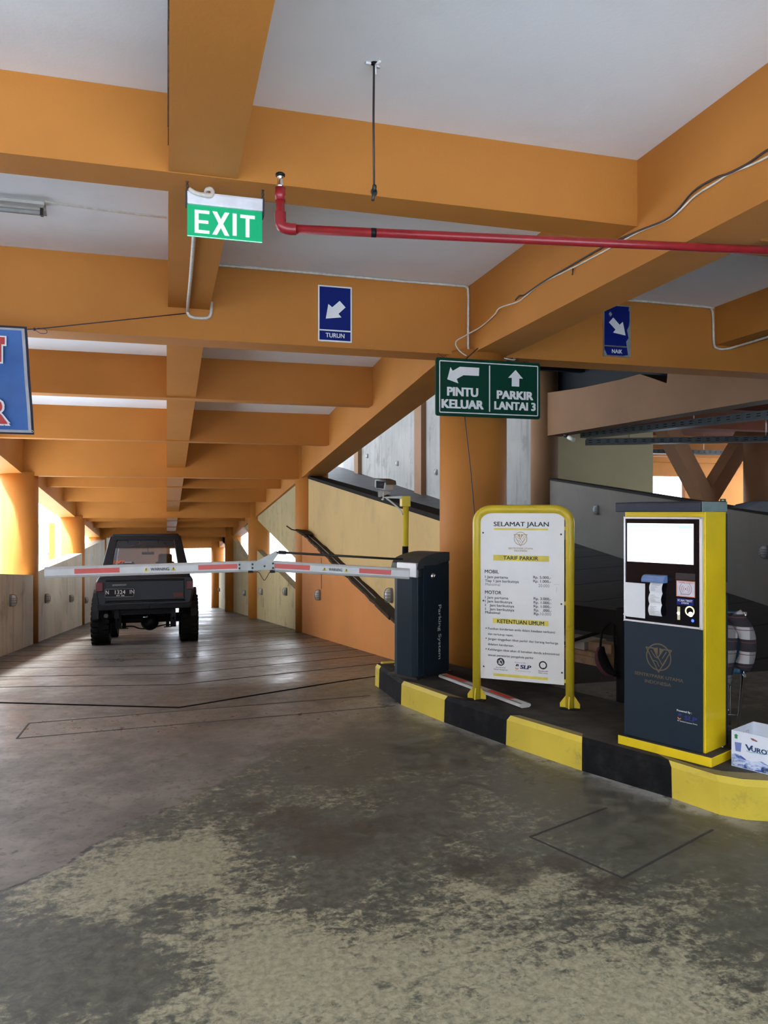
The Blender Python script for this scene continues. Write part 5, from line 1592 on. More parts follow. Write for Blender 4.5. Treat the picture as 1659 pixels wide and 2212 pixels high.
for i, (x, y) in enumerate(((1547, 394), (1378, 502), (1135, 640))):
    pass
m = MB()
cq = at(1238, 578, X=XB)
m.tube([cq, cq + Vector((-0.006, 0, -0.05))], 0.004, 6); tag(m.build('cable_tie', 'cable_black'), 'dangling black cable tie on the deep orange beam', 'cable tie')
m = MB()
m.tube(smooth_path([(2.62, 6.33, MAINB - 0.012), (2.75, 6.32, MAINB - 0.03), (2.85, 6.34, MAINB - 0.012), (2.98, 6.32, MAINB - 0.035), (3.05, 6.4, MAINB - 0.01)]), 0.007, 6)
m.tube(smooth_path([(2.60, 6.36, MAINB - 0.01), (2.72, 6.34, MAINB - 0.02), (2.86, 6.35, MAINB - 0.035), (3.0, 6.37, MAINB - 0.02), (3.04, 6.4, MAINB - 0.0)]), 0.005, 6)
tag(m.build('cable_bundle', 'conduit'), 'tied cable bundle above the dark green sign', 'cable')
strand([at(1004, 900, Y=6.2), at(1008, 940, Y=6.2), at(1016, 1010, Y=6.17), at(1023, 1090, Y=6.12), at(1026, 1140, Y=6.1), at(1030, 1300, Y=6.15)], 0.0045, 'cable_black', 'black cable hanging down in front of the big orange column')

# ---------------------------------------------------------------- bulkhead lamps
def lamp_mesh():
    root = thing('bulkhead_lamp', 'x', 'lamp')
    m = MB(); m.prism([(0.052 * math.cos(a) * (abs(math.cos(a)) ** -0.35 if abs(math.cos(a)) > .2 else 1.2), 0.088 * math.sin(a)) for a in [2 * PI * i / 20 + .01 for i in range(20)]], 0, -0.03, 'y'); bs = sub('base', m, 'lamp_body', root)
    m = MB()
    prof = [(1.0, 0.03), (0.98, 0.05), (0.85, 0.072), (0.55, 0.085), (0.0, 0.09)]
    vs, fs = [], []
    n_ = 18
    for s_, h in prof:
        for i in range(n_):
            a = 2 * PI * i / n_
            vs.append((0.042 * s_ * math.cos(a), -h, 0.076 * s_ * math.sin(a)))
    for j in range(len(prof) - 1):
        for i in range(n_):
            fs.append((j * n_ + i, j * n_ + (i + 1) % n_, (j + 1) * n_ + (i + 1) % n_, (j + 1) * n_ + i))
    m.add(vs, fs, 0, True); sub('glass_globe', m, 'lamp_glass', root)
    m = MB()
    for z_ in (-0.035, 0.0, 0.035):
        q = math.sqrt(max(0, 1 - (z_ / 0.085) ** 2))
        m.tube(smooth_path([(-0.05 * q, -0.03, z_), (-0.044 * q, -0.075, z_), (0, -0.096, z_), (0.044 * q, -0.075, z_), (0.05 * q, -0.03, z_)], 3), 0.004, 6)
    m.tube(smooth_path([(0, -0.03, -0.088), (0, -0.08, -0.07), (0, -0.098, 0), (0, -0.08, 0.07), (0, -0.03, 0.088)], 3), 0.004, 6)
    sub('wire_guard', m, 'lamp_body', root)
    return root
L0 = lamp_mesh()
lamps = [
    (847, 1286, 'X', WU, 'bulkhead lamp on the yellow wall right beside the barrier cabinet'),
    (692, 1285, 'X', WR + .012, 'bulkhead lamp on the orange wall under the dark ledge'),
    (620, 1278, 'X', 2.46, 'bulkhead lamp nearest in the bay past the first column'),
    (567, 1278, 'X', 2.46, 'second bulkhead lamp in the bay past the first column'),
    (530.5, 1281, 'X', 2.44, 'nearer bulkhead lamp on the yellow low wall level with the car'),
    (503.5, 1282, 'X', 2.44, 'further bulkhead lamp on the yellow low wall level with the car'),
    (475, 1274, 'X', 2.40, 'bulkhead lamp beside the bright far exit'),
    (21, 1297, 'L', WL, 'bulkhead lamp on the grey parapet before the first open-side column'),
    (97, 1293, 'L', WL, 'nearer bulkhead lamp on the parapet with the bright top'),
    (150, 1293, 'L', WL, 'further bulkhead lamp on the parapet with the bright top'),
    (183, 1297, 'L', WL, 'bulkhead lamp on the grey wall beside the car'),
    (944, 1020, 'X', XF, 'bulkhead lamp on the tall weathered wall next to the big orange column'),
    (860, 1001, 'X', XF, 'bulkhead lamp on the tall weathered wall above the camera'),
    (795, 985, 'X', XF, 'smallest and highest bulkhead lamp up the climbing ramp'),
    (1291, 1101, 'X', XF, 'bulkhead lamp on the dusty wall between tariff board and payment machine'),
    (1655, 1192, 'X', XF, 'bulkhead lamp on the dusty wall behind the payment machine'),
]
for i, (x, y, s_, X, lab) in enumerate(lamps):
    p_ = at(x, y, X=X)
    rz = -PI / 2 if s_ == 'X' else PI / 2
    if i == 0:
        L0.location = p_; L0.rotation_euler = (0, 0, rz); L0['label'] = lab; L0['group'] = 'bulkhead lamps on the ramp walls'
    else:
        dup(L0, p_, rz, lab, 'bulkhead lamps on the ramp walls')
m = MB()
for x, ya, yb, X in ((692, 1262, 1210, WR), (625, 1262, 1235, 2.45), (568, 1292, 1318, 2.45)):
    pass
def drop_wire(x, ya, yb, X, lab):
    a, e = at(x, ya, X=X - .006), at(x, yb, X=X - .006)
    m = MB(); m.tube([a, e], 0.005, 6); tag(m.build('cable', 'lamp_body'), lab, 'cable')
drop_wire(694, 1272, 1205, WR + .012, 'thin grey wire rising from the lamp on the orange wall')
drop_wire(623, 1266, 1250, 2.46, 'thin grey wire rising from the nearest lamp past the first column')
drop_wire(569, 1290, 1312, 2.46, 'thin dark wire below the second lamp past the first column')
drop_wire(533, 1290, 1306, 2.44, 'thin dark wire below the nearer lamp level with the car')
# ---------------------------------------------------------------- the car
YJ = 13.2
cx_ = -0.325
zj = zr(YJ)
car = thing('off_road_car', 'black off-road car with big tyres driving down the ramp', 'car', (cx_, YJ, zj), 0, None, (-math.atan(RS), 0, 0))
def B(lo, hi, T=None): q = MB(); q.box(lo, hi, 0, T); return q
RY = -0.56                                             # tail
FY = 2.85
bodyw = 0.735
# lower body shell
m = MB()
pr = [(-0.70, 0.64), (-0.66, 0.58), (0.66, 0.58), (0.70, 0.64), (bodyw, 0.80), (bodyw, 1.00), (0.70, 1.07), (-0.70, 1.07), (-bodyw, 1.00), (-bodyw, 0.80)]
m.prism(pr, RY, FY - 0.1, 'y')
m.prism([(-0.70, 0.62), (0.70, 0.62), (0.68, 1.02), (-0.68, 1.02)], FY - 0.1, FY + 0.15, 'y')
shell = sub('body', m, 'car_black', car, 0.025, 3)if False else m.build('body', 'car_black', car, 0.025, 3)
# greenhouse: roof, pillars, rails
m = MB()
zt, zb = 1.75, 1.06
def gx(z): return 0.70 + (0.545 - 0.70) * (z - zb) / (zt - zb)
def ry(z): return RY + 0.02 + 0.20 * (z - zb) / (zt - zb)
def fy(z): return 1.60 - 0.45 * (z - zb) / (zt - zb)
m.hexa([(-gx(zt), ry(zt), zt - 0.05), (gx(zt), ry(zt), zt - 0.05), (gx(zt), fy(zt), zt - 0.05), (-gx(zt), fy(zt), zt - 0.05)],
       [(-gx(zt) + .04, ry(zt) + .04, zt + 0.02), (gx(zt) - .04, ry(zt) + .04, zt + 0.02), (gx(zt) - .04, fy(zt) - .03, zt + 0.01), (-gx(zt) + .04, fy(zt) - .03, zt + 0.01)])
roof = m.build('roof', 'car_black', car, 0.02, 3)
for s_ in (-1, 1):
    for yf, w in ((ry, 0.17), (fy, 0.09)):
        sg_ = 1 if yf is ry else -1
        m = MB()
        m.hexa([(s_ * gx(zb), yf(zb), zb - .02), (s_ * (gx(zb) - w), yf(zb), zb - .02), (s_ * (gx(zb) - w), yf(zb) + sg_ * 0.08, zb - .02), (s_ * gx(zb), yf(zb) + sg_ * 0.20, zb - .02)],
               [(s_ * gx(zt), yf(zt), zt - .02), (s_ * (gx(zt) - w * .7), yf(zt), zt - .02), (s_ * (gx(zt) - w * .7), yf(zt) + sg_ * 0.08, zt - .02), (s_ * gx(zt), yf(zt) + sg_ * 0.20, zt - .02)])
        m.build('pillar', 'car_black', car, 0.012, 2)
    m = MB()
    m.hexa([(s_ * gx(zb), .5, zb - .02), (s_ * (gx(zb) - .05), .5, zb - .02), (s_ * (gx(zb) - .05), .62, zb - .02), (s_ * gx(zb), .62, zb - .02)],
           [(s_ * gx(zt), .5, zt - .02), (s_ * (gx(zt) - .05), .5, zt - .02), (s_ * (gx(zt) - .05), .62, zt - .02), (s_ * gx(zt), .62, zt - .02)])
    m.build('pillar', 'car_black', car, 0.012, 2)
m = MB(); m.hexa([(-0.53, ry(1.66), 1.66), (0.53, ry(1.66), 1.66), (0.53, ry(1.66) + .06, 1.66), (-0.53, ry(1.66) + .06, 1.66)], [(-0.5, ry(1.74), 1.74), (0.5, ry(1.74), 1.74), (0.5, ry(1.74) + .06, 1.74), (-0.5, ry(1.74) + .06, 1.74)])
m.build('window_rail', 'car_black', car, 0.012, 2)
m = MB(); m.hexa([(-0.69, ry(1.05), 1.04), (0.69, ry(1.05), 1.04), (0.69, ry(1.05) + .06, 1.04), (-0.69, ry(1.05) + .06, 1.04)], [(-0.66, ry(1.12), 1.12), (0.66, ry(1.12), 1.12), (0.66, ry(1.12) + .06, 1.12), (-0.66, ry(1.12) + .06, 1.12)])
m.build('window_rail', 'car_black', car, 0.012, 2)
def quad(z0, w0, z1, w1, yf, dy, name, mat):
    m = MB(); m.hexa([(-w0, yf(z0) + dy, z0), (w0, yf(z0) + dy, z0), (w1, yf(z1) + dy, z1), (-w1, yf(z1) + dy, z1)], [(-w0, yf(z0) + dy + .004, z0), (w0, yf(z0) + dy + .004, z0), (w1, yf(z1) + dy + .004, z1), (-w1, yf(z1) + dy + .004, z1)])
    return m.build(name, mat, car)
rw = quad(1.11, 0.56, 1.67, 0.475, ry, 0.03, 'rear_window', 'pane')
M['tint'] = plain('dark_window_tint', (0.012, 0.012, 0.015), 0.25)
m = MB(); m.hexa([(-0.50, ry(1.535) + .022, 1.535), (0.50, ry(1.535) + .022, 1.535), (0.476, ry(1.67) + .022, 1.67), (-0.476, ry(1.67) + .022, 1.67)], [(-0.50, ry(1.535) + .027, 1.535), (0.50, ry(1.535) + .027, 1.535), (0.476, ry(1.67) + .027, 1.67), (-0.476, ry(1.67) + .027, 1.67)])
m.build('tint_strip', 'tint', rw)
quad(1.08, 0.62, 1.68, 0.48, fy, -0.04, 'windscreen', 'pane')
for s_ in (-1, 1):
    for ya, yb in ((0.0, 0.5), (0.62, 1.25)):
        m = MB(); m.hexa([(s_ * (gx(1.1) - .02), ya, 1.1), (s_ * (gx(1.1) - .02), yb, 1.1), (s_ * (gx(1.68) - .02), yb, 1.68), (s_ * (gx(1.68) - .02), ya, 1.68)], [(s_ * (gx(1.1) - .026), ya, 1.1), (s_ * (gx(1.1) - .026), yb, 1.1), (s_ * (gx(1.68) - .026), yb, 1.68), (s_ * (gx(1.68) - .026), ya, 1.68)])
        m.build('side_window', 'dark_pane', car)
def tz(z): return z
# print on the rear window: small strip text and an orange sticker
Tn = Matrix.Translation((0, ry(1.62) + .019, 1.605)) @ Matrix.Rotation(math.atan2(0.2, zt - zb) * -1, 4, 'X')
m = MB(); m.text('wonocaroon', -0.075, 0.0, 0.017, 0.0, 0, width=0.20, off=.01, T=Tn); m.flat([tuple(v) for v in ((-0.125, 0), (-0.095, 0), (-0.095, 0.022), (-0.125, 0.022))], 0.0, 1) if False else None
M['faded_white'] = plain('faded_white_print', (0.32, 0.33, 0.34), 0.5); M['faded_green'] = plain('faded_green_print', (0.08, 0.17, 0.12), 0.5)
m.build('window_lettering', 'faded_white', rw)
m = MB(); m.add([Tn @ Vector(v) for v in ((-0.118, 0, -0.002), (-0.088, 0, -0.002), (-0.088, 0, 0.021), (-0.118, 0, 0.021))], [(0, 1, 2, 3)]); m.build('window_badge', 'faded_green', rw)
Ts = Matrix.Translation((0, ry(1.285) + .019, 1.285)) @ Matrix.Rotation(-math.atan2(0.2, zt - zb), 4, 'X')
m = MB(); m.text('TAFT', -0.50, 0.0, 0.045, 0.0, 0, width=0.17, off=.02, shear=.2, T=Ts); M['sticker_orange'] = plain('orange_sticker', (0.80, 0.13, 0.03), 0.45); m.build('window_sticker', 'sticker_orange', rw)
m = MB(); m.add([Ts @ Vector(v) for v in ((-0.32, 0, 0.004), (-0.21, 0, 0.004), (-0.21, 0, 0.026), (-0.32, 0, 0.026))], [(0, 1, 2, 3)]); m.build('sticker_tail', 'faded_white', rw)
# tail panel
m = B((-0.60, RY - 0.022, 0.69), (0.60, RY + 0.01, 1.0)); m.box((-0.615, RY - 0.014, 0.665), (0.615, RY + 0.01, 0.69)); m.box((-0.60, RY - 0.03, 1.005), (0.60, RY, 1.03))
tg = m.build('tailgate', 'car_black', car, 0.012, 2)
m = B((-0.60, RY - 0.040, 0.755), (-0.17, RY - 0.028, 0.885)); lp = m.build('licence_plate', 'black', tg, 0.004)
m = MB()
m.M = Matrix.Translation((0, RY - 0.0408, 0))
for txt, x0, w in (('N', -0.585, 0.042), ('1324', -0.452, 0.155), ('IN', -0.232, 0.068)):
    m.text(txt, x0, 0.802, 0.060, 0.0, 0, width=w)
m.text('07 26', -0.43, 0.768, 0.020, 0.0, 0, width=0.12)
for a in ((-0.597, 0.758, -0.173, 0.760), (-0.597, 0.880, -0.173, 0.882), (-0.597, 0.758, -0.595, 0.882), (-0.175, 0.758, -0.173, 0.882)):
    m.flat([(a[0], a[1]), (a[2], a[1]), (a[2], a[3]), (a[0], a[3])], 0.0)
M['plate_white'] = plain('plate_white', (0.62, 0.62, 0.58), 0.5); m.build('plate_lettering', 'plate_white', lp)
m = B((-0.49, RY - 0.06, 0.925), (-0.28, RY - 0.02, 0.955)); M['dim_lamp'] = plain('dull_lamp_cover', (0.10, 0.11, 0.10), 0.4); m.build('plate_lamp', 'dim_lamp', tg, 0.006)
m = B((0.43, RY - 0.0235, 0.735), (0.58, RY - 0.0222, 0.80)); M['dull_red'] = plain('dull_red_sticker', (0.10, 0.018, 0.012), 0.5); m.build('red_sticker', 'dull_red', tg)
for s_ in (-1, 1):
    m = B((min(s_ * 0.625, s_ * 0.735), RY - 0.03, 0.845), (max(s_ * 0.625, s_ * 0.735), RY + 0.02, 0.99)); m.build('tail_light', 'tail_red', car, 0.012, 2)
m = MB(); m.prism([(-0.70, 0.55), (0.70, 0.55), (0.72, 0.66), (0.64, 0.64), (-0.64, 0.64), (-0.72, 0.66)], RY - 0.05, RY + 0.06, 'y'); m.box((-0.07, RY - 0.06, 0.55), (0.07, RY - 0.03, 0.62)); m.build('rear_bumper', 'black', car, 0.015, 2)
# fenders
for s_ in (-1, 1):
    m = MB()
    for yc in (0.0, 2.12):
        arc = [(yc + 0.47 * math.cos(a), 0.42 + 0.47 * math.sin(a)) for a in [PI * i / 12 for i in range(13)]]
        inn = [(yc + 0.42 * math.cos(a), 0.42 + 0.42 * math.sin(a)) for a in [PI * i / 12 for i in range(13)]]
        for i in range(12):
            m.hexa([(s_ * 0.70, *arc[i]), (s_ * 0.70, *arc[i + 1]), (s_ * 0.70, *inn[i + 1]), (s_ * 0.70, *inn[i])], [(s_ * 0.80, *arc[i]), (s_ * 0.80, *arc[i + 1]), (s_ * 0.80, *inn[i + 1]), (s_ * 0.80, *inn[i])])
    m.build('fender_flare', 'black', car)
# wheels
def wheel(x, y):
    s_ = 1 if x > 0 else -1
    m = MB()
    R, w = 0.375, 0.135
    m.lathe([(0.21, -w * .9), (0.33, -w), (0.362, -w * .85), (R, -w * .55), (R, w * .55), (0.362, w * .85), (0.33, w), (0.21, w * .9), (0.21, -w * .9)], (x, y, R), 'x', 36, 0, False)
    for i in range(26):
        a = 2 * PI * i / 26
        for k, o in ((-0.6, 0), (0.6, 0.5)):
            a2 = a + o * 2 * PI / 26
            T = Matrix.Translation((x, y, R)) @ Matrix.Rotation(a2, 4, 'X')
            m.box((k * w - 0.055, -0.028, R - 0.006), (k * w + 0.055, 0.028, R + 0.010), 0, T)
    wh = m.build('wheel', 'rubber', car)
    m = MB(); m.lathe([(0.0, 0.03), (0.05, 0.035), (0.06, 0.02), (0.16, 0.0), (0.20, 0.05), (0.212, 0.10), (0.20, 0.11), (0.0, -0.06)], (x, y, R), 'x', 24) if s_ > 0 else m.lathe([(0.0, -0.03), (0.05, -0.035), (0.06, -0.02), (0.16, 0.0), (0.20, -0.05), (0.212, -0.10), (0.20, -0.11), (0.0, 0.06)], (x, y, R), 'x', 24)
    m.build('rim', 'dark_steel', wh)
for x in (-0.69, 0.69):
    for y in (0.0, 2.12):
        wheel(x, y)
# running gear
m = MB(); m.tube([(-0.66, 0, 0.375), (0.66, 0, 0.375)], 0.05, 14); m.lathe([(0.0, -0.17), (0.09, -0.14), (0.14, -0.05), (0.145, 0.05), (0.09, 0.14), (0.0, 0.17)], (0.06, 0, 0.34), 'y', 20); m.build('rear_axle', 'black', car)
m = MB(); m.tube([(-0.66, 2.12, 0.375), (0.66, 2.12, 0.375)], 0.045, 12); m.build('front_axle', 'black', car)
for s_ in (-1, 1):
    m = MB()
    for k in range(4):
        hw = 0.50 - 0.09 * k
        m.tube(smooth_path([(s_ * 0.43, -hw, 0.47 - 0.012 * k), (s_ * 0.43, 0, 0.40 - 0.012 * k), (s_ * 0.43, hw, 0.47 - 0.012 * k)], 4), 0.012, 6)
    m.box((s_ * 0.43 - 0.045, -0.06, 0.24), (s_ * 0.43 + 0.045, 0.06, 0.45)); m.box((s_ * 0.43 - 0.035, -0.53, 0.42), (s_ * 0.43 + 0.035, -0.49, 0.58)); m.tube([(s_ * 0.34, -0.03, 0.24), (s_ * 0.34, 0.05, 0.6)], 0.03, 10); m.box((s_ * 0.34 - .06, -0.06, 0.235), (s_ * 0.34 + .06, 0.02, 0.25))
    m.build('leaf_spring', 'black', car)
m = MB(); m.tube(smooth_path([(-0.44, 0.12, 0.26), (-0.22, 0.12, 0.265), (-0.10, 0.10, 0.225), (0.08, 0.08, 0.222), (0.20, 0.10, 0.255), (0.30, 0.12, 0.27), (0.42, 0.12, 0.27)]), 0.011, 8); m.build('sway_bar', 'black', car)
m = B((-0.42, -0.45, 0.47), (0.42, 1.9, 0.60)); m.box((-0.5, -0.3, 0.42), (-0.1, 0.5, 0.56)) if False else None; m.build('chassis', 'black', car)
m = MB(); m.tube(smooth_path([(-0.58, -0.62, 0.47), (-0.56, -0.4, 0.46), (-0.50, 0.2, 0.45)]), 0.032, 12); m.build('exhaust_pipe', 'dark_steel', car)
m = MB(); m.tube([(-0.03, -0.61, 0.43), (0.03, -0.61, 0.43), (0.03, -0.55, 0.44)], 0.008, 6); m.build('tow_hook', 'steel', car)
# inside
for x in (-0.34, 0.30):
    m = MB()
    m.hexa([(x - 0.23, 0.55, 0.75), (x + 0.23, 0.55, 0.75), (x + 0.23, 0.68, 0.75), (x - 0.23, 0.68, 0.75)], [(x - 0.17, 0.42, 1.28), (x + 0.17, 0.42, 1.28), (x + 0.17, 0.50, 1.28), (x - 0.17, 0.50, 1.28)]); m.box((x - 0.23, 0.6, 0.62), (x + 0.23, 1.1, 0.78))
    if x > 0:
        m.box((x - 0.115, 0.40, 1.30), (x + 0.115, 0.49, 1.47)); m.box((x - 0.16, 0.40, 1.20), (x + 0.16, 0.50, 1.34))
    else:
        m.box((x - 0.14, 0.42, 1.25), (x + 0.14, 0.50, 1.34))
    m.build('seat', 'black_cloth', car, 0.05, 4)
m = B((-0.105, 1.15, 1.495), (0.105, 1.18, 1.545)); m.tube([(0, 1.17, 1.54), (0, 1.2, 1.70)], 0.008, 6); m.build('mirror', 'black', car, 0.02, 3)
m = MB(); m.box((-0.66, 1.3, 0.8), (0.66, 1.65, 1.09)); m.build('dashboard', 'black', car, 0.03, 2)

# ---------------------------------------------------------------- drinking-water carton
c0 = at(1580, 1654, Z=KH); c1 = at(1659, 1674, Z=KH)
ex_ = (c1 - c0).normalized(); PBx = Plane((c0.x, c0.y, KH), ex_)
bx = thing('water_carton', 'open white drinking-water carton with blue wave print on the kerb end', 'carton', PBx.o, PBx.rot)
sw = Sheet(PBx, 1440, 1520, 7.575)
hB = sw.p(1065, 430).y
wB, dB = 0.36, 0.25
tk_ = 0.004
m = MB()
m.box((0, 0, 0.001), (wB, tk_, hB)); m.box((0, dB - tk_, 0.001), (wB, dB, hB)); m.box((0, tk_, 0.001), (tk_, dB - tk_, hB)); m.box((wB - tk_, tk_, 0.001), (wB, dB - tk_, hB)); m.box((tk_, tk_, 0.001), (wB - tk_, dB - tk_, 0.006))
M['carton'] = plain('white_carton', (0.72, 0.75, 0.82), 0.6, var=0.03); bxw = m.build('carton_walls', 'carton', bx)
M['water_blue'] = None
t_ = NT('printed_water')
f_ = t_.noise(22, 6, 0.65, stretch=(1, 1, 2.2), dist=1.2)
col_ = t_.mix(t_.step(f_, 0.40, 0.62), (0.60, 0.68, 0.85), (0.03, 0.09, 0.36))
M['water_blue'] = t_.out(col_, 0.55)
m = MB()
top = [(0.003, 0.34 * hB)] + [(wB * i / 14, hB * (0.34 + 0.05 * math.sin(i * 1.3) - 0.012 * i)) for i in range(1, 14)] + [(wB - .003, 0.20 * hB)]
m.flat([(0.002, 0.004), (wB - .002, 0.004)] + list(reversed(top)), 0.0006); m.build('water_print', 'water_blue', bxw)
M['brand_blue'] = plain('deep_teal_print', (0.012, 0.05, 0.16), 0.5); M['leaf_green'] = plain('green_print', (0.03, 0.22, 0.07), 0.5); M['cup_blue'] = plain('pale_blue_print', (0.16, 0.22, 0.50), 0.5); M['brown_print'] = plain('brown_print', (0.28, 0.10, 0.07), 0.5); M['teal_print'] = plain('teal_swoosh', (0.20, 0.45, 0.50), 0.5)
m = MB()
a = sw.p(1290, 755); sw_m = sw.m(1400, 760)
m.text('V', a.x, a.y, 92 * sw_m, 0.0010, 0, off=.02, width=75 * sw_m * 1.6); m.text('UROTA', a.x + 100 * sw_m, a.y, 70 * sw_m, 0.0010, 0, off=.025, width=0.125)
m.build('brand_lettering', 'brand_blue', bxw)
m = MB(); m.stroke([tuple(sw.p(x, y)) for x, y in ((1310, 770), (1380, 800), (1470, 805), (1560, 830), (1659, 830))], 12 * sw_m, 0.0008); m.build('swoosh', 'teal_print', bxw)
m = MB(); sw.poly(m, [(1137, 492), (1175, 525), (1160, 525), (1160, 575), (1115, 565), (1115, 520), (1102, 512)], 0.0008); m.build('green_arrow', 'leaf_green', bxw)
m = MB(); sw.poly(m, [(1115, 625), (1228, 642), (1212, 790), (1130, 772)], 0.0008); m.build('cup_picture', 'cup_blue', bxw)
m = MB(); sw.poly(m, [(1368, 560), (1420, 572), (1492, 615), (1475, 628), (1400, 600)], 0.0008); m.build('handle_slot', 'brown_print', bxw)
m = MB(); a = sw.p(1555, 1045); w_ = 0.05
for i in range(14):
    x_ = a.x + i * 0.0033; m.flat([(x_, a.y - 0.022), (x_ + random.choice((.001, .002)), a.y - 0.022), (x_ + .0015, a.y), (x_, a.y)], 0.0010)
m.build('barcode', 'ink', bxw)
m = MB()
for y_ in (0.10, 0.155):
    m.M = Matrix.Rotation(PI / 2, 4, 'Z')
    m.stroke([(y_, hB * .45), (y_ + .032, hB * .45), (y_ + .032, hB * .82), (y_, hB * .82)], 0.002, 0.0006 + tk_, 0, True)
m.M = Matrix.Identity(4)
m.build('handling_marks', 'grey_ink', bxw)

# ---------------------------------------------------------------- behind the island: bench, bag, stool, chair
be0 = Vector((3.20, 4.92, 0)); bdir = Vector((-0.33, 0.944, 0))
PBn2 = Plane(be0, -bdir)
bench = thing('bench', 'dark wooden bench seen from behind the tariff board', 'bench', be0, math.atan2(bdir.y, bdir.x))
Lb = 1.15
for x_, s_ in ((0.0, 0), (Lb, 0)):
    m = B((x_ - 0.035, -0.03, 0), (x_ + 0.035, 0.03, 0.80)); m.build('back_post', 'dark_wood', bench, 0.004)
for x_ in (0.0, Lb):
    m = B((x_ - 0.03, -0.50, 0), (x_ + 0.03, -0.44, 0.42)); m.build('front_leg', 'dark_wood', bench, 0.004)
m = B((0.0, -0.02, 0.59), (Lb, 0.02, 0.775)); m.build('backrest', 'dark_wood', bench, 0.004)
m = B((0.0, -0.50, 0.40), (Lb, 0.0, 0.435)); m.build('seat', 'wood', bench, 0.003)
m = B((0.0, -0.015, 0.34), (Lb, 0.015, 0.40)); m.build('seat_rail', 'wood', bench)
m = B((0.0, -0.012, 0.06), (Lb, 0.012, 0.10)); m.build('stretcher', 'dark_wood', bench)
m = MB(); m.tube([(0.20, 0.0, 0.60), (0.62, 0.0, 0.44)], 0.014, 6); m.build('brace', 'dark_wood', bench)
def bpt(x, y, z): return bench.matrix_basis @ Vector((x, y, z)) if False else (Matrix.Translation(be0) @ Matrix.Rotation(math.atan2(bdir.y, bdir.x), 4, 'Z')) @ Vector((x, y, z))
def on_bench(name, mb, mat, x, y, z, label, cat, bev=0.0):
    o = mb.build(name, mat, None, bev)
    o.location = bpt(x, y, z); o.rotation_euler = (0, 0, math.atan2(bdir.y, bdir.x))
    return tag(o, label, cat)
on_bench('wood_block', B((0, -0.12, 0), (0.22, 0, 0.07)), 'wood', 0.14, -0.05, 0.435, 'plain wooden block lying on the bench seat', 'wood block', 0.003)
M['dusty_paper'] = plain('dusty_paper', (0.34, 0.31, 0.27), 0.8)
on_bench('paper_stack', B((0, -0.26, 0), (0.30, 0, 0.06)), 'dusty_paper', 0.38, -0.03, 0.435, 'stack of dusty white paper on the bench', 'paper')
on_bench('yellow_folder', B((0, -0.22, 0), (0.34, 0, 0.012)), 'tape_yellow', 0.03, -0.22, 0.435, 'yellow folder lying on the bench seat', 'folder')
cup = thing('cup', 'pink plastic cup on the bench seat', 'cup', bpt(0.09, -0.13, 0.435))
m = MB(); m.lathe([(0.0, 0.004), (0.026, 0.002), (0.034, 0.075), (0.036, 0.078), (0.032, 0.076), (0.024, 0.008), (0.0, 0.008)], (0, 0, 0), 'z', 20); m.build('cup_body', 'pink', cup)
m = MB(); m.tube(smooth_path([(0.031, 0, 0.062), (0.052, 0, 0.058), (0.050, 0, 0.028), (0.029, 0, 0.022)]), 0.004, 6); m.build('handle', 'pink', cup)
bag = thing('sling_bag', 'maroon and black sling bag hanging from the bench back', 'bag', bpt(0.01, 0.05, 0.575), math.atan2(bdir.y, bdir.x))
m = MB(); pth = smooth_path([(0.185, 0, -0.10), (0.19, 0, -0.17), (0.165, 0, -0.24), (0.11, 0, -0.30), (0.03, 0, -0.325)], 6)
nn = len(pth)
m.tube(pth, 0.04, 12, radii=[0.012 + 0.042 * math.sin(PI * (0.08 + 0.84 * i / (nn - 1))) for i in range(nn)]); bb = m.build('pouch', 'maroon', bag)
m = MB(); m.tube([p_ + Vector((-0.028, 0.006, 0.012)) for p_ in pth], 0.03, 12, radii=[0.010 + 0.036 * math.sin(PI * (0.08 + 0.84 * i / (nn - 1))) for i in range(nn)]); m.build('back_pad', 'black_cloth', bag)
m = MB(); m.tube(smooth_path([(0.185, 0, -0.11), (0.175, 0, -0.02), (0.155, 0.0, 0.06), (0.12, -0.03, 0.12), (0.07, -0.035, 0.12), (0.035, 0, 0.05), (0.02, 0, -0.1), (0.025, 0, -0.31)]), 0.010, 8); m.build('strap', 'black_cloth', bag)
bag.scale = (0.82, 0.9, 0.82)
stl = thing('stool', 'blue plastic stool in front of the bench', 'stool', bpt(0.22, -0.92, 0), math.atan2(bdir.y, bdir.x))
m = MB(); m.hexa([(-0.15, -0.15, 0.42), (0.15, -0.15, 0.42), (0.15, 0.15, 0.42), (-0.15, 0.15, 0.42)], [(-0.14, -0.14, 0.45), (0.14, -0.14, 0.45), (0.14, 0.14, 0.45), (-0.14, 0.14, 0.45)]); m.build('seat', 'blue_plastic', stl, 0.01, 2)
for sx_ in (-1, 1):
    for sy_ in (-1, 1):
        m = MB(); m.hexa([(sx_ * 0.19, sy_ * 0.19, 0), (sx_ * 0.14, sy_ * 0.19, 0), (sx_ * 0.16, sy_ * 0.15, 0)], [(sx_ * 0.145, sy_ * 0.145, 0.42), (sx_ * 0.09, sy_ * 0.145, 0.42), (sx_ * 0.12, sy_ * 0.09, 0.42)]); m.build('leg', 'blue_plastic' if sx_ * sy_ > 0 else 'cyan_plastic', stl)

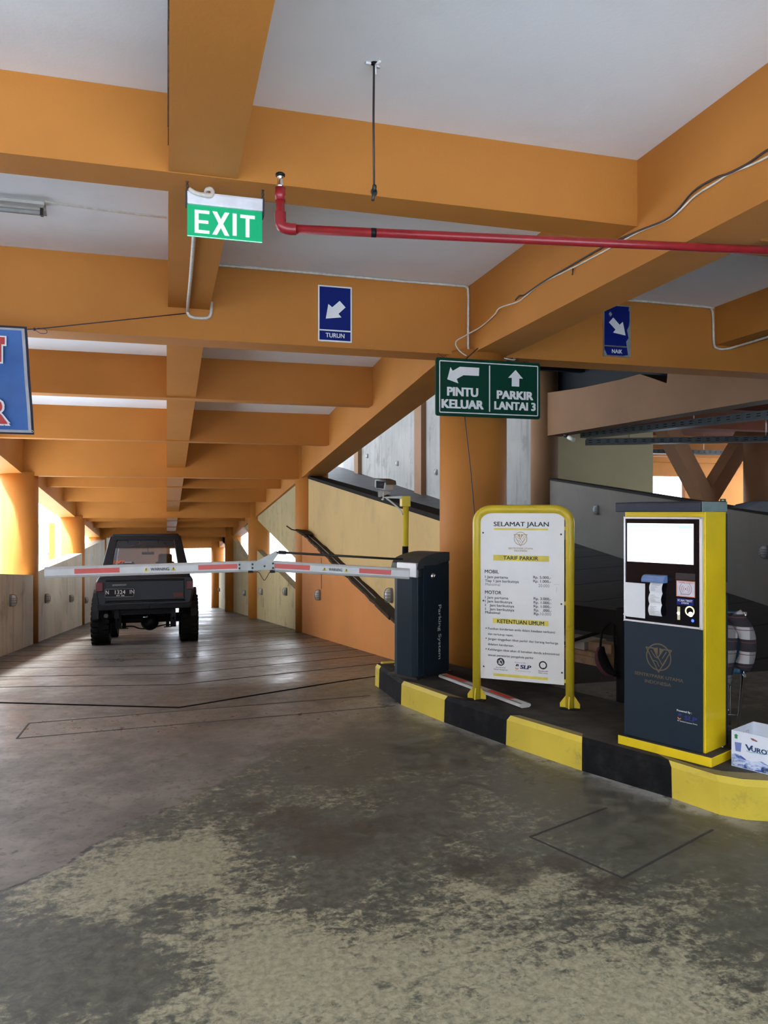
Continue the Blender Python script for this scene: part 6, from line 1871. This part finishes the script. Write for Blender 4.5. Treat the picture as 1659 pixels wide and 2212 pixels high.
ch0 = at(1520, 1500, d=5.05)
chair = thing('folding_chair', 'blue-backed metal chair behind the payment machine', 'chair', (ch0.x + 0.03, ch0.y - 0.02, 0), -0.5)
def side_frame(s_):
    m = MB()
    m.tube(smooth_path([(s_ * 0.21, 0.20, 0.0), (s_ * 0.21, 0.10, 0.25), (s_ * 0.21, 0.02, 0.46), (s_ * 0.20, -0.04, 0.66), (s_ * 0.20, -0.07, 0.86)], 4), 0.011, 8)
    m.tube(smooth_path([(s_ * 0.21, -0.02, 0.44), (s_ * 0.21, 0.22, 0.45), (s_ * 0.21, 0.40, 0.42), (s_ * 0.21, 0.44, 0.0)], 4), 0.011, 8)
    m.build('side_frame', 'chrome', chair)
side_frame(-1); side_frame(1)
m = B((-0.2, 0.02, 0.44), (0.2, 0.42, 0.48)); m.build('seat', 'blue_plastic', chair, 0.012, 2)
m = MB(); m.hexa([(-0.19, -0.02, 0.60), (0.19, -0.02, 0.60), (0.19, 0.01, 0.60), (-0.19, 0.01, 0.60)], [(-0.19, -0.075, 0.86), (0.19, -0.075, 0.86), (0.19, -0.045, 0.86), (-0.19, -0.045, 0.86)]); m.hexa([(-0.19, 0.012, 0.5), (0.19, 0.012, 0.5), (0.19, 0.03, 0.5), (-0.19, 0.03, 0.5)], [(-0.19, -0.02, 0.6), (0.19, -0.02, 0.6), (0.19, 0.0, 0.6), (-0.19, 0.0, 0.6)]); m.build('backrest', 'blue_plastic', chair, 0.01, 2)
m = MB(); m.tube([(-0.21, 0.44, 0.10), (0.21, 0.44, 0.10)], 0.009, 8); m.tube([(-0.21, 0.16, 0.14), (0.21, 0.16, 0.14)], 0.009, 8); m.build('stretcher', 'chrome', chair)
t_ = NT('black_and_white_plaid')
x_, y_, z_ = t_.sep()
def band_(v, k, o, w): return t_.math('LESS_THAN', t_.math('ABSOLUTE', t_.math('SUBTRACT', t_.math('FRACT', t_.math('ADD', t_.math('MULTIPLY', v, k), o)), 0.5)), w)
b1 = band_(z_, 6.5, 0.15, 0.25); b2 = band_(x_, 7.0, 0.3, 0.25)
mix1 = t_.mix(b1, (0.50, 0.47, 0.46), (0.03, 0.025, 0.03)); mix2 = t_.mix(t_.math('MULTIPLY', b2, 0.6), mix1, (0.03, 0.025, 0.03)); mix3 = t_.mix(band_(z_, 13, 0.55, 0.03), mix2, (0.16, 0.05, 0.04))
M['plaid'] = t_.out(mix3, 0.9)
jk = thing('plaid_shirt', 'black and white plaid shirt hung over the chair back', 'shirt', (ch0.x - 0.06, ch0.y, 0), -0.5)
m = MB()
gx_, gz_ = 18, 22
vs = []
for j in range(gz_ + 1):
    v = j / gz_
    for i in range(gx_ + 1):
        u = i / gx_ - 0.5
        wid = 0.50 - 0.10 * abs(2 * v - 0.6)
        if v < 0.5:
            z = 0.93 - 0.32 * (1 - v * 2) ** 1 ; y = 0.02 - 0.09 * v * 2 + 0.02
        z = 0.50 + 0.43 * math.sin(PI * min(1, v * 0.55 + 0.0)) if False else (0.93 - abs(v - 0.30) * 0.62)
        y = -0.14 + 0.30 * (0.30 - v) * (1 if v < 0.30 else 0.25)
        drape = 0.018 * math.sin(u * 22 + v * 3) * (0.4 + v)
        vs.append((u * wid, (y if v >= 0.30 else -0.14 + (0.30 - v) * 0.42) + drape, z - 0.10 * (abs(u) * 2) ** 2.2 + 0.012 * math.sin(u * 16)))
m.add(vs, [(j * (gx_ + 1) + i, j * (gx_ + 1) + i + 1, (j + 1) * (gx_ + 1) + i + 1, (j + 1) * (gx_ + 1) + i) for j in range(gz_) for i in range(gx_)], 0, True)
sh = m.build('cloth', 'plaid', jk); md = sh.modifiers.new('thick', 'SOLIDIFY'); md.thickness = 0.012
m = MB()
m.tube(smooth_path([(0.20, -0.15, 0.86), (0.27, -0.17, 0.74), (0.275, -0.16, 0.60), (0.25, -0.14, 0.52)]), 0.05, 10, radii=None); m.build('sleeve', 'plaid', jk)
tar = MB()
yt = [(6.9 + 0.24 * i) for i in range(9)]
sec = lambda i: 0.02 + 0.13 * math.sin(PI * min(1, (8 - i + .3) / 6))
for i in range(8):
    y0_, y1_ = yt[i], yt[i + 1]
    ct = lambda y: 1.492 + (0.1172 if y > 8.2 else 0.0607) * (y - 8.2)
    z0_, z1_ = ct(y0_), ct(y1_)
    tar.hexa([(XF - 0.06, y0_, z0_), (XF + 0.24, y0_, z0_), (XF + 0.18, y0_, z0_ + sec(i)), (XF + 0.0, y0_, z0_ + sec(i))], [(XF - 0.06, y1_, z1_), (XF + 0.24, y1_, z1_), (XF + 0.18, y1_, z1_ + sec(i + 1)), (XF + 0.0, y1_, z1_ + sec(i + 1))])
tag(tar.build('tarpaulin', 'tarp', None, 0.02, 2), 'dark tarpaulin lying along the top of the dusty wall', 'tarpaulin')

# ---------------------------------------------------------------- cable trays, far lamp, small things
def tray(a, b_, label):
    d_ = (b_ - a); L_ = d_.length
    t_ = thing('cable_tray', label, 'cable tray', a, math.atan2(d_.y, d_.x), 'cable trays under the dark red ceiling')
    m = MB(); w_ = 0.15
    m.box((0, -w_, 0), (L_, w_, 0.006)); m.box((0, -w_, 0), (L_, -w_ + 0.005, 0.12)); m.box((0, w_ - .005, 0), (L_, w_, 0.12)); m.build('channel', 'tray', t_)
    m = MB()
    for i in range(int(L_ / 0.18)):
        for z_ in (0.04, 0.08):
            m.box((0.05 + i * 0.18, -w_ - 0.001, z_ - 0.007), (0.12 + i * 0.18, -w_ + 0.002, z_ + 0.007))
    m.build('perforation_pattern', 'black', t_)
    for i in range(3):
        x_ = L_ * (0.12 + 0.36 * i)
        m = MB(); m.tube([(x_, 0, 0.0), (x_, 0, 3.76 - a.z)], 0.008, 6); m.build('hanger', 'steel', t_)
    return t_
tray(Vector((8.3, 14.1, 3.02)), Vector((9.8, 9.0, 3.05)), 'long slotted cable tray nearest the ragged brown beam')
tray(Vector((8.6, 14.6, 2.93)), Vector((15.2, 11.2, 2.93)), 'slotted cable tray crossing in front of the slanted struts')
tray(Vector((12.4, 19.0, 3.16)), Vector((17.6, 18.6, 3.16)), 'slotted cable tray seen between the slanted struts')
fl2 = at(1497, 963, Y=21.0)
o_ = thing('ceiling_lamp', 'lit white ceiling lamp between the slanted struts', 'lamp', fl2)
M['lamp_on'] = emit('lit_white_lamp', (1, 0.97, 0.9), 12.0)
m = MB(); m.lathe([(0.0, -0.05), (0.14, -0.04), (0.17, 0.0), (0.0, 0.0)], (0, 0, 0), 'z', 16); m.build('diffuser', 'lamp_on', o_)
m = MB(); m.lathe([(0.0, 0.04), (0.19, 0.04), (0.19, 0.0), (0.0, 0.0)], (0, 0, 0), 'z', 16); m.tube([(0, 0, 0.03), (0, 0, 3.4 - fl2.z)], 0.012, 8); m.build('rim', 'offwhite', o_)
cm2 = at(1226, 944, d=15.2)
c2_ = thing('security_camera', 'small white camera on the brown column under the ragged beam', 'camera', cm2, -0.6)
m = MB(); m.tube([(0.02, 0, 0.0), (0.13, -0.08, -0.07)], 0.045, 12); m.build('housing', 'offwhite', c2_)
m = MB(); m.lathe([(0.0, -0.03), (0.045, -0.02), (0.05, 0.05), (0.0, 0.06)], (-0.03, 0, 0.02), 'z', 14); m.tube([(-0.03, 0, 0.05), (-0.03, 0.02, 0.10), (0.1, 0.04, 0.10)], 0.01, 6); m.build('mount', 'dark_steel', c2_)
ns = at(1562, 1081, Y=16.2)
nsg = thing('number_sign', 'small dark green sign with a pale 2 by the slanted struts', 'sign', (ns.x, 16.2, ns.z - 0.10))
m = MB(); m.box((-0.075, 0, -0.12), (0.085, 0.02, 0.14)); m.build('plate', 'sign_green', nsg)
m = MB(); m.text('2', 0.0, -0.02, 0.13, 0.001, 0, off=.03, align='c'); M['pale_lime'] = plain('pale_lime_print', (0.55, 0.62, 0.18), 0.5); m.build('lettering', 'pale_lime', nsg)
m = MB(); m.tube([(0.0, 0.03, 0.12), (0.0, 0.03, -ns.z + 0.1)], 0.02, 8); m.build('pole', 'dark_steel', nsg)
# little yellow kerb stone behind the barrier cabinet
q = at(851, 1432, Z=0.06)
m = MB(); m.box((-0.09, -0.06, 0), (0.12, 0.10, 0.06)); ks = m.build('kerb_stone', 'curb_yellow', None, 0.006); ks.location = (q.x, q.y + 0.05, -0.01); tag(ks, 'small yellow kerb stone behind the barrier cabinet', 'kerb stone')
# ================================================================== DAYLIGHT
w = bpy.data.worlds.new('daylight')
scn.world = w
w.use_nodes = True
t = w.node_tree
bg = t.nodes['Background']
tc = t.nodes.new('ShaderNodeTexCoord')
sp = t.nodes.new('ShaderNodeSeparateXYZ')
rp = t.nodes.new('ShaderNodeValToRGB')
t.links.new(tc.outputs['Generated'], sp.inputs[0])
t.links.new(sp.outputs['Z'], rp.inputs[0])
rp.color_ramp.elements[0].position = 0.0
rp.color_ramp.elements[0].color = (0.88, 0.94, 1.0, 1)
rp.color_ramp.elements[1].position = 0.8
rp.color_ramp.elements[1].color = (0.70, 0.83, 1.0, 1)
t.links.new(rp.outputs[0], bg.inputs[0])
bg.inputs[1].default_value = 4.5
sun = bpy.data.lights.new('hazy_sun', 'SUN')
sun.energy = 12.0
sun.angle = math.radians(8)
sun.color = (0.84, 0.92, 1.0)
sun_o = bpy.data.objects.new('hazy_sun', sun)
COL.objects.link(sun_o)
sun_o.rotation_euler = Vector((0.44, 0.08, -0.895)).to_track_quat('-Z', 'Y').to_euler()
scn.view_settings.exposure = 0.90
scn.cycles.use_denoising = True
scn.cycles.max_bounces = 8
scn.cycles.diffuse_bounces = 4
scn.cycles.glossy_bounces = 3
scn.cycles.use_adaptive_sampling = True
scn.cycles.adaptive_threshold = 0.08
scn.cycles.caustics_reflective = False
scn.cycles.caustics_refractive = False
scn.cycles.sample_clamp_indirect = 8.0
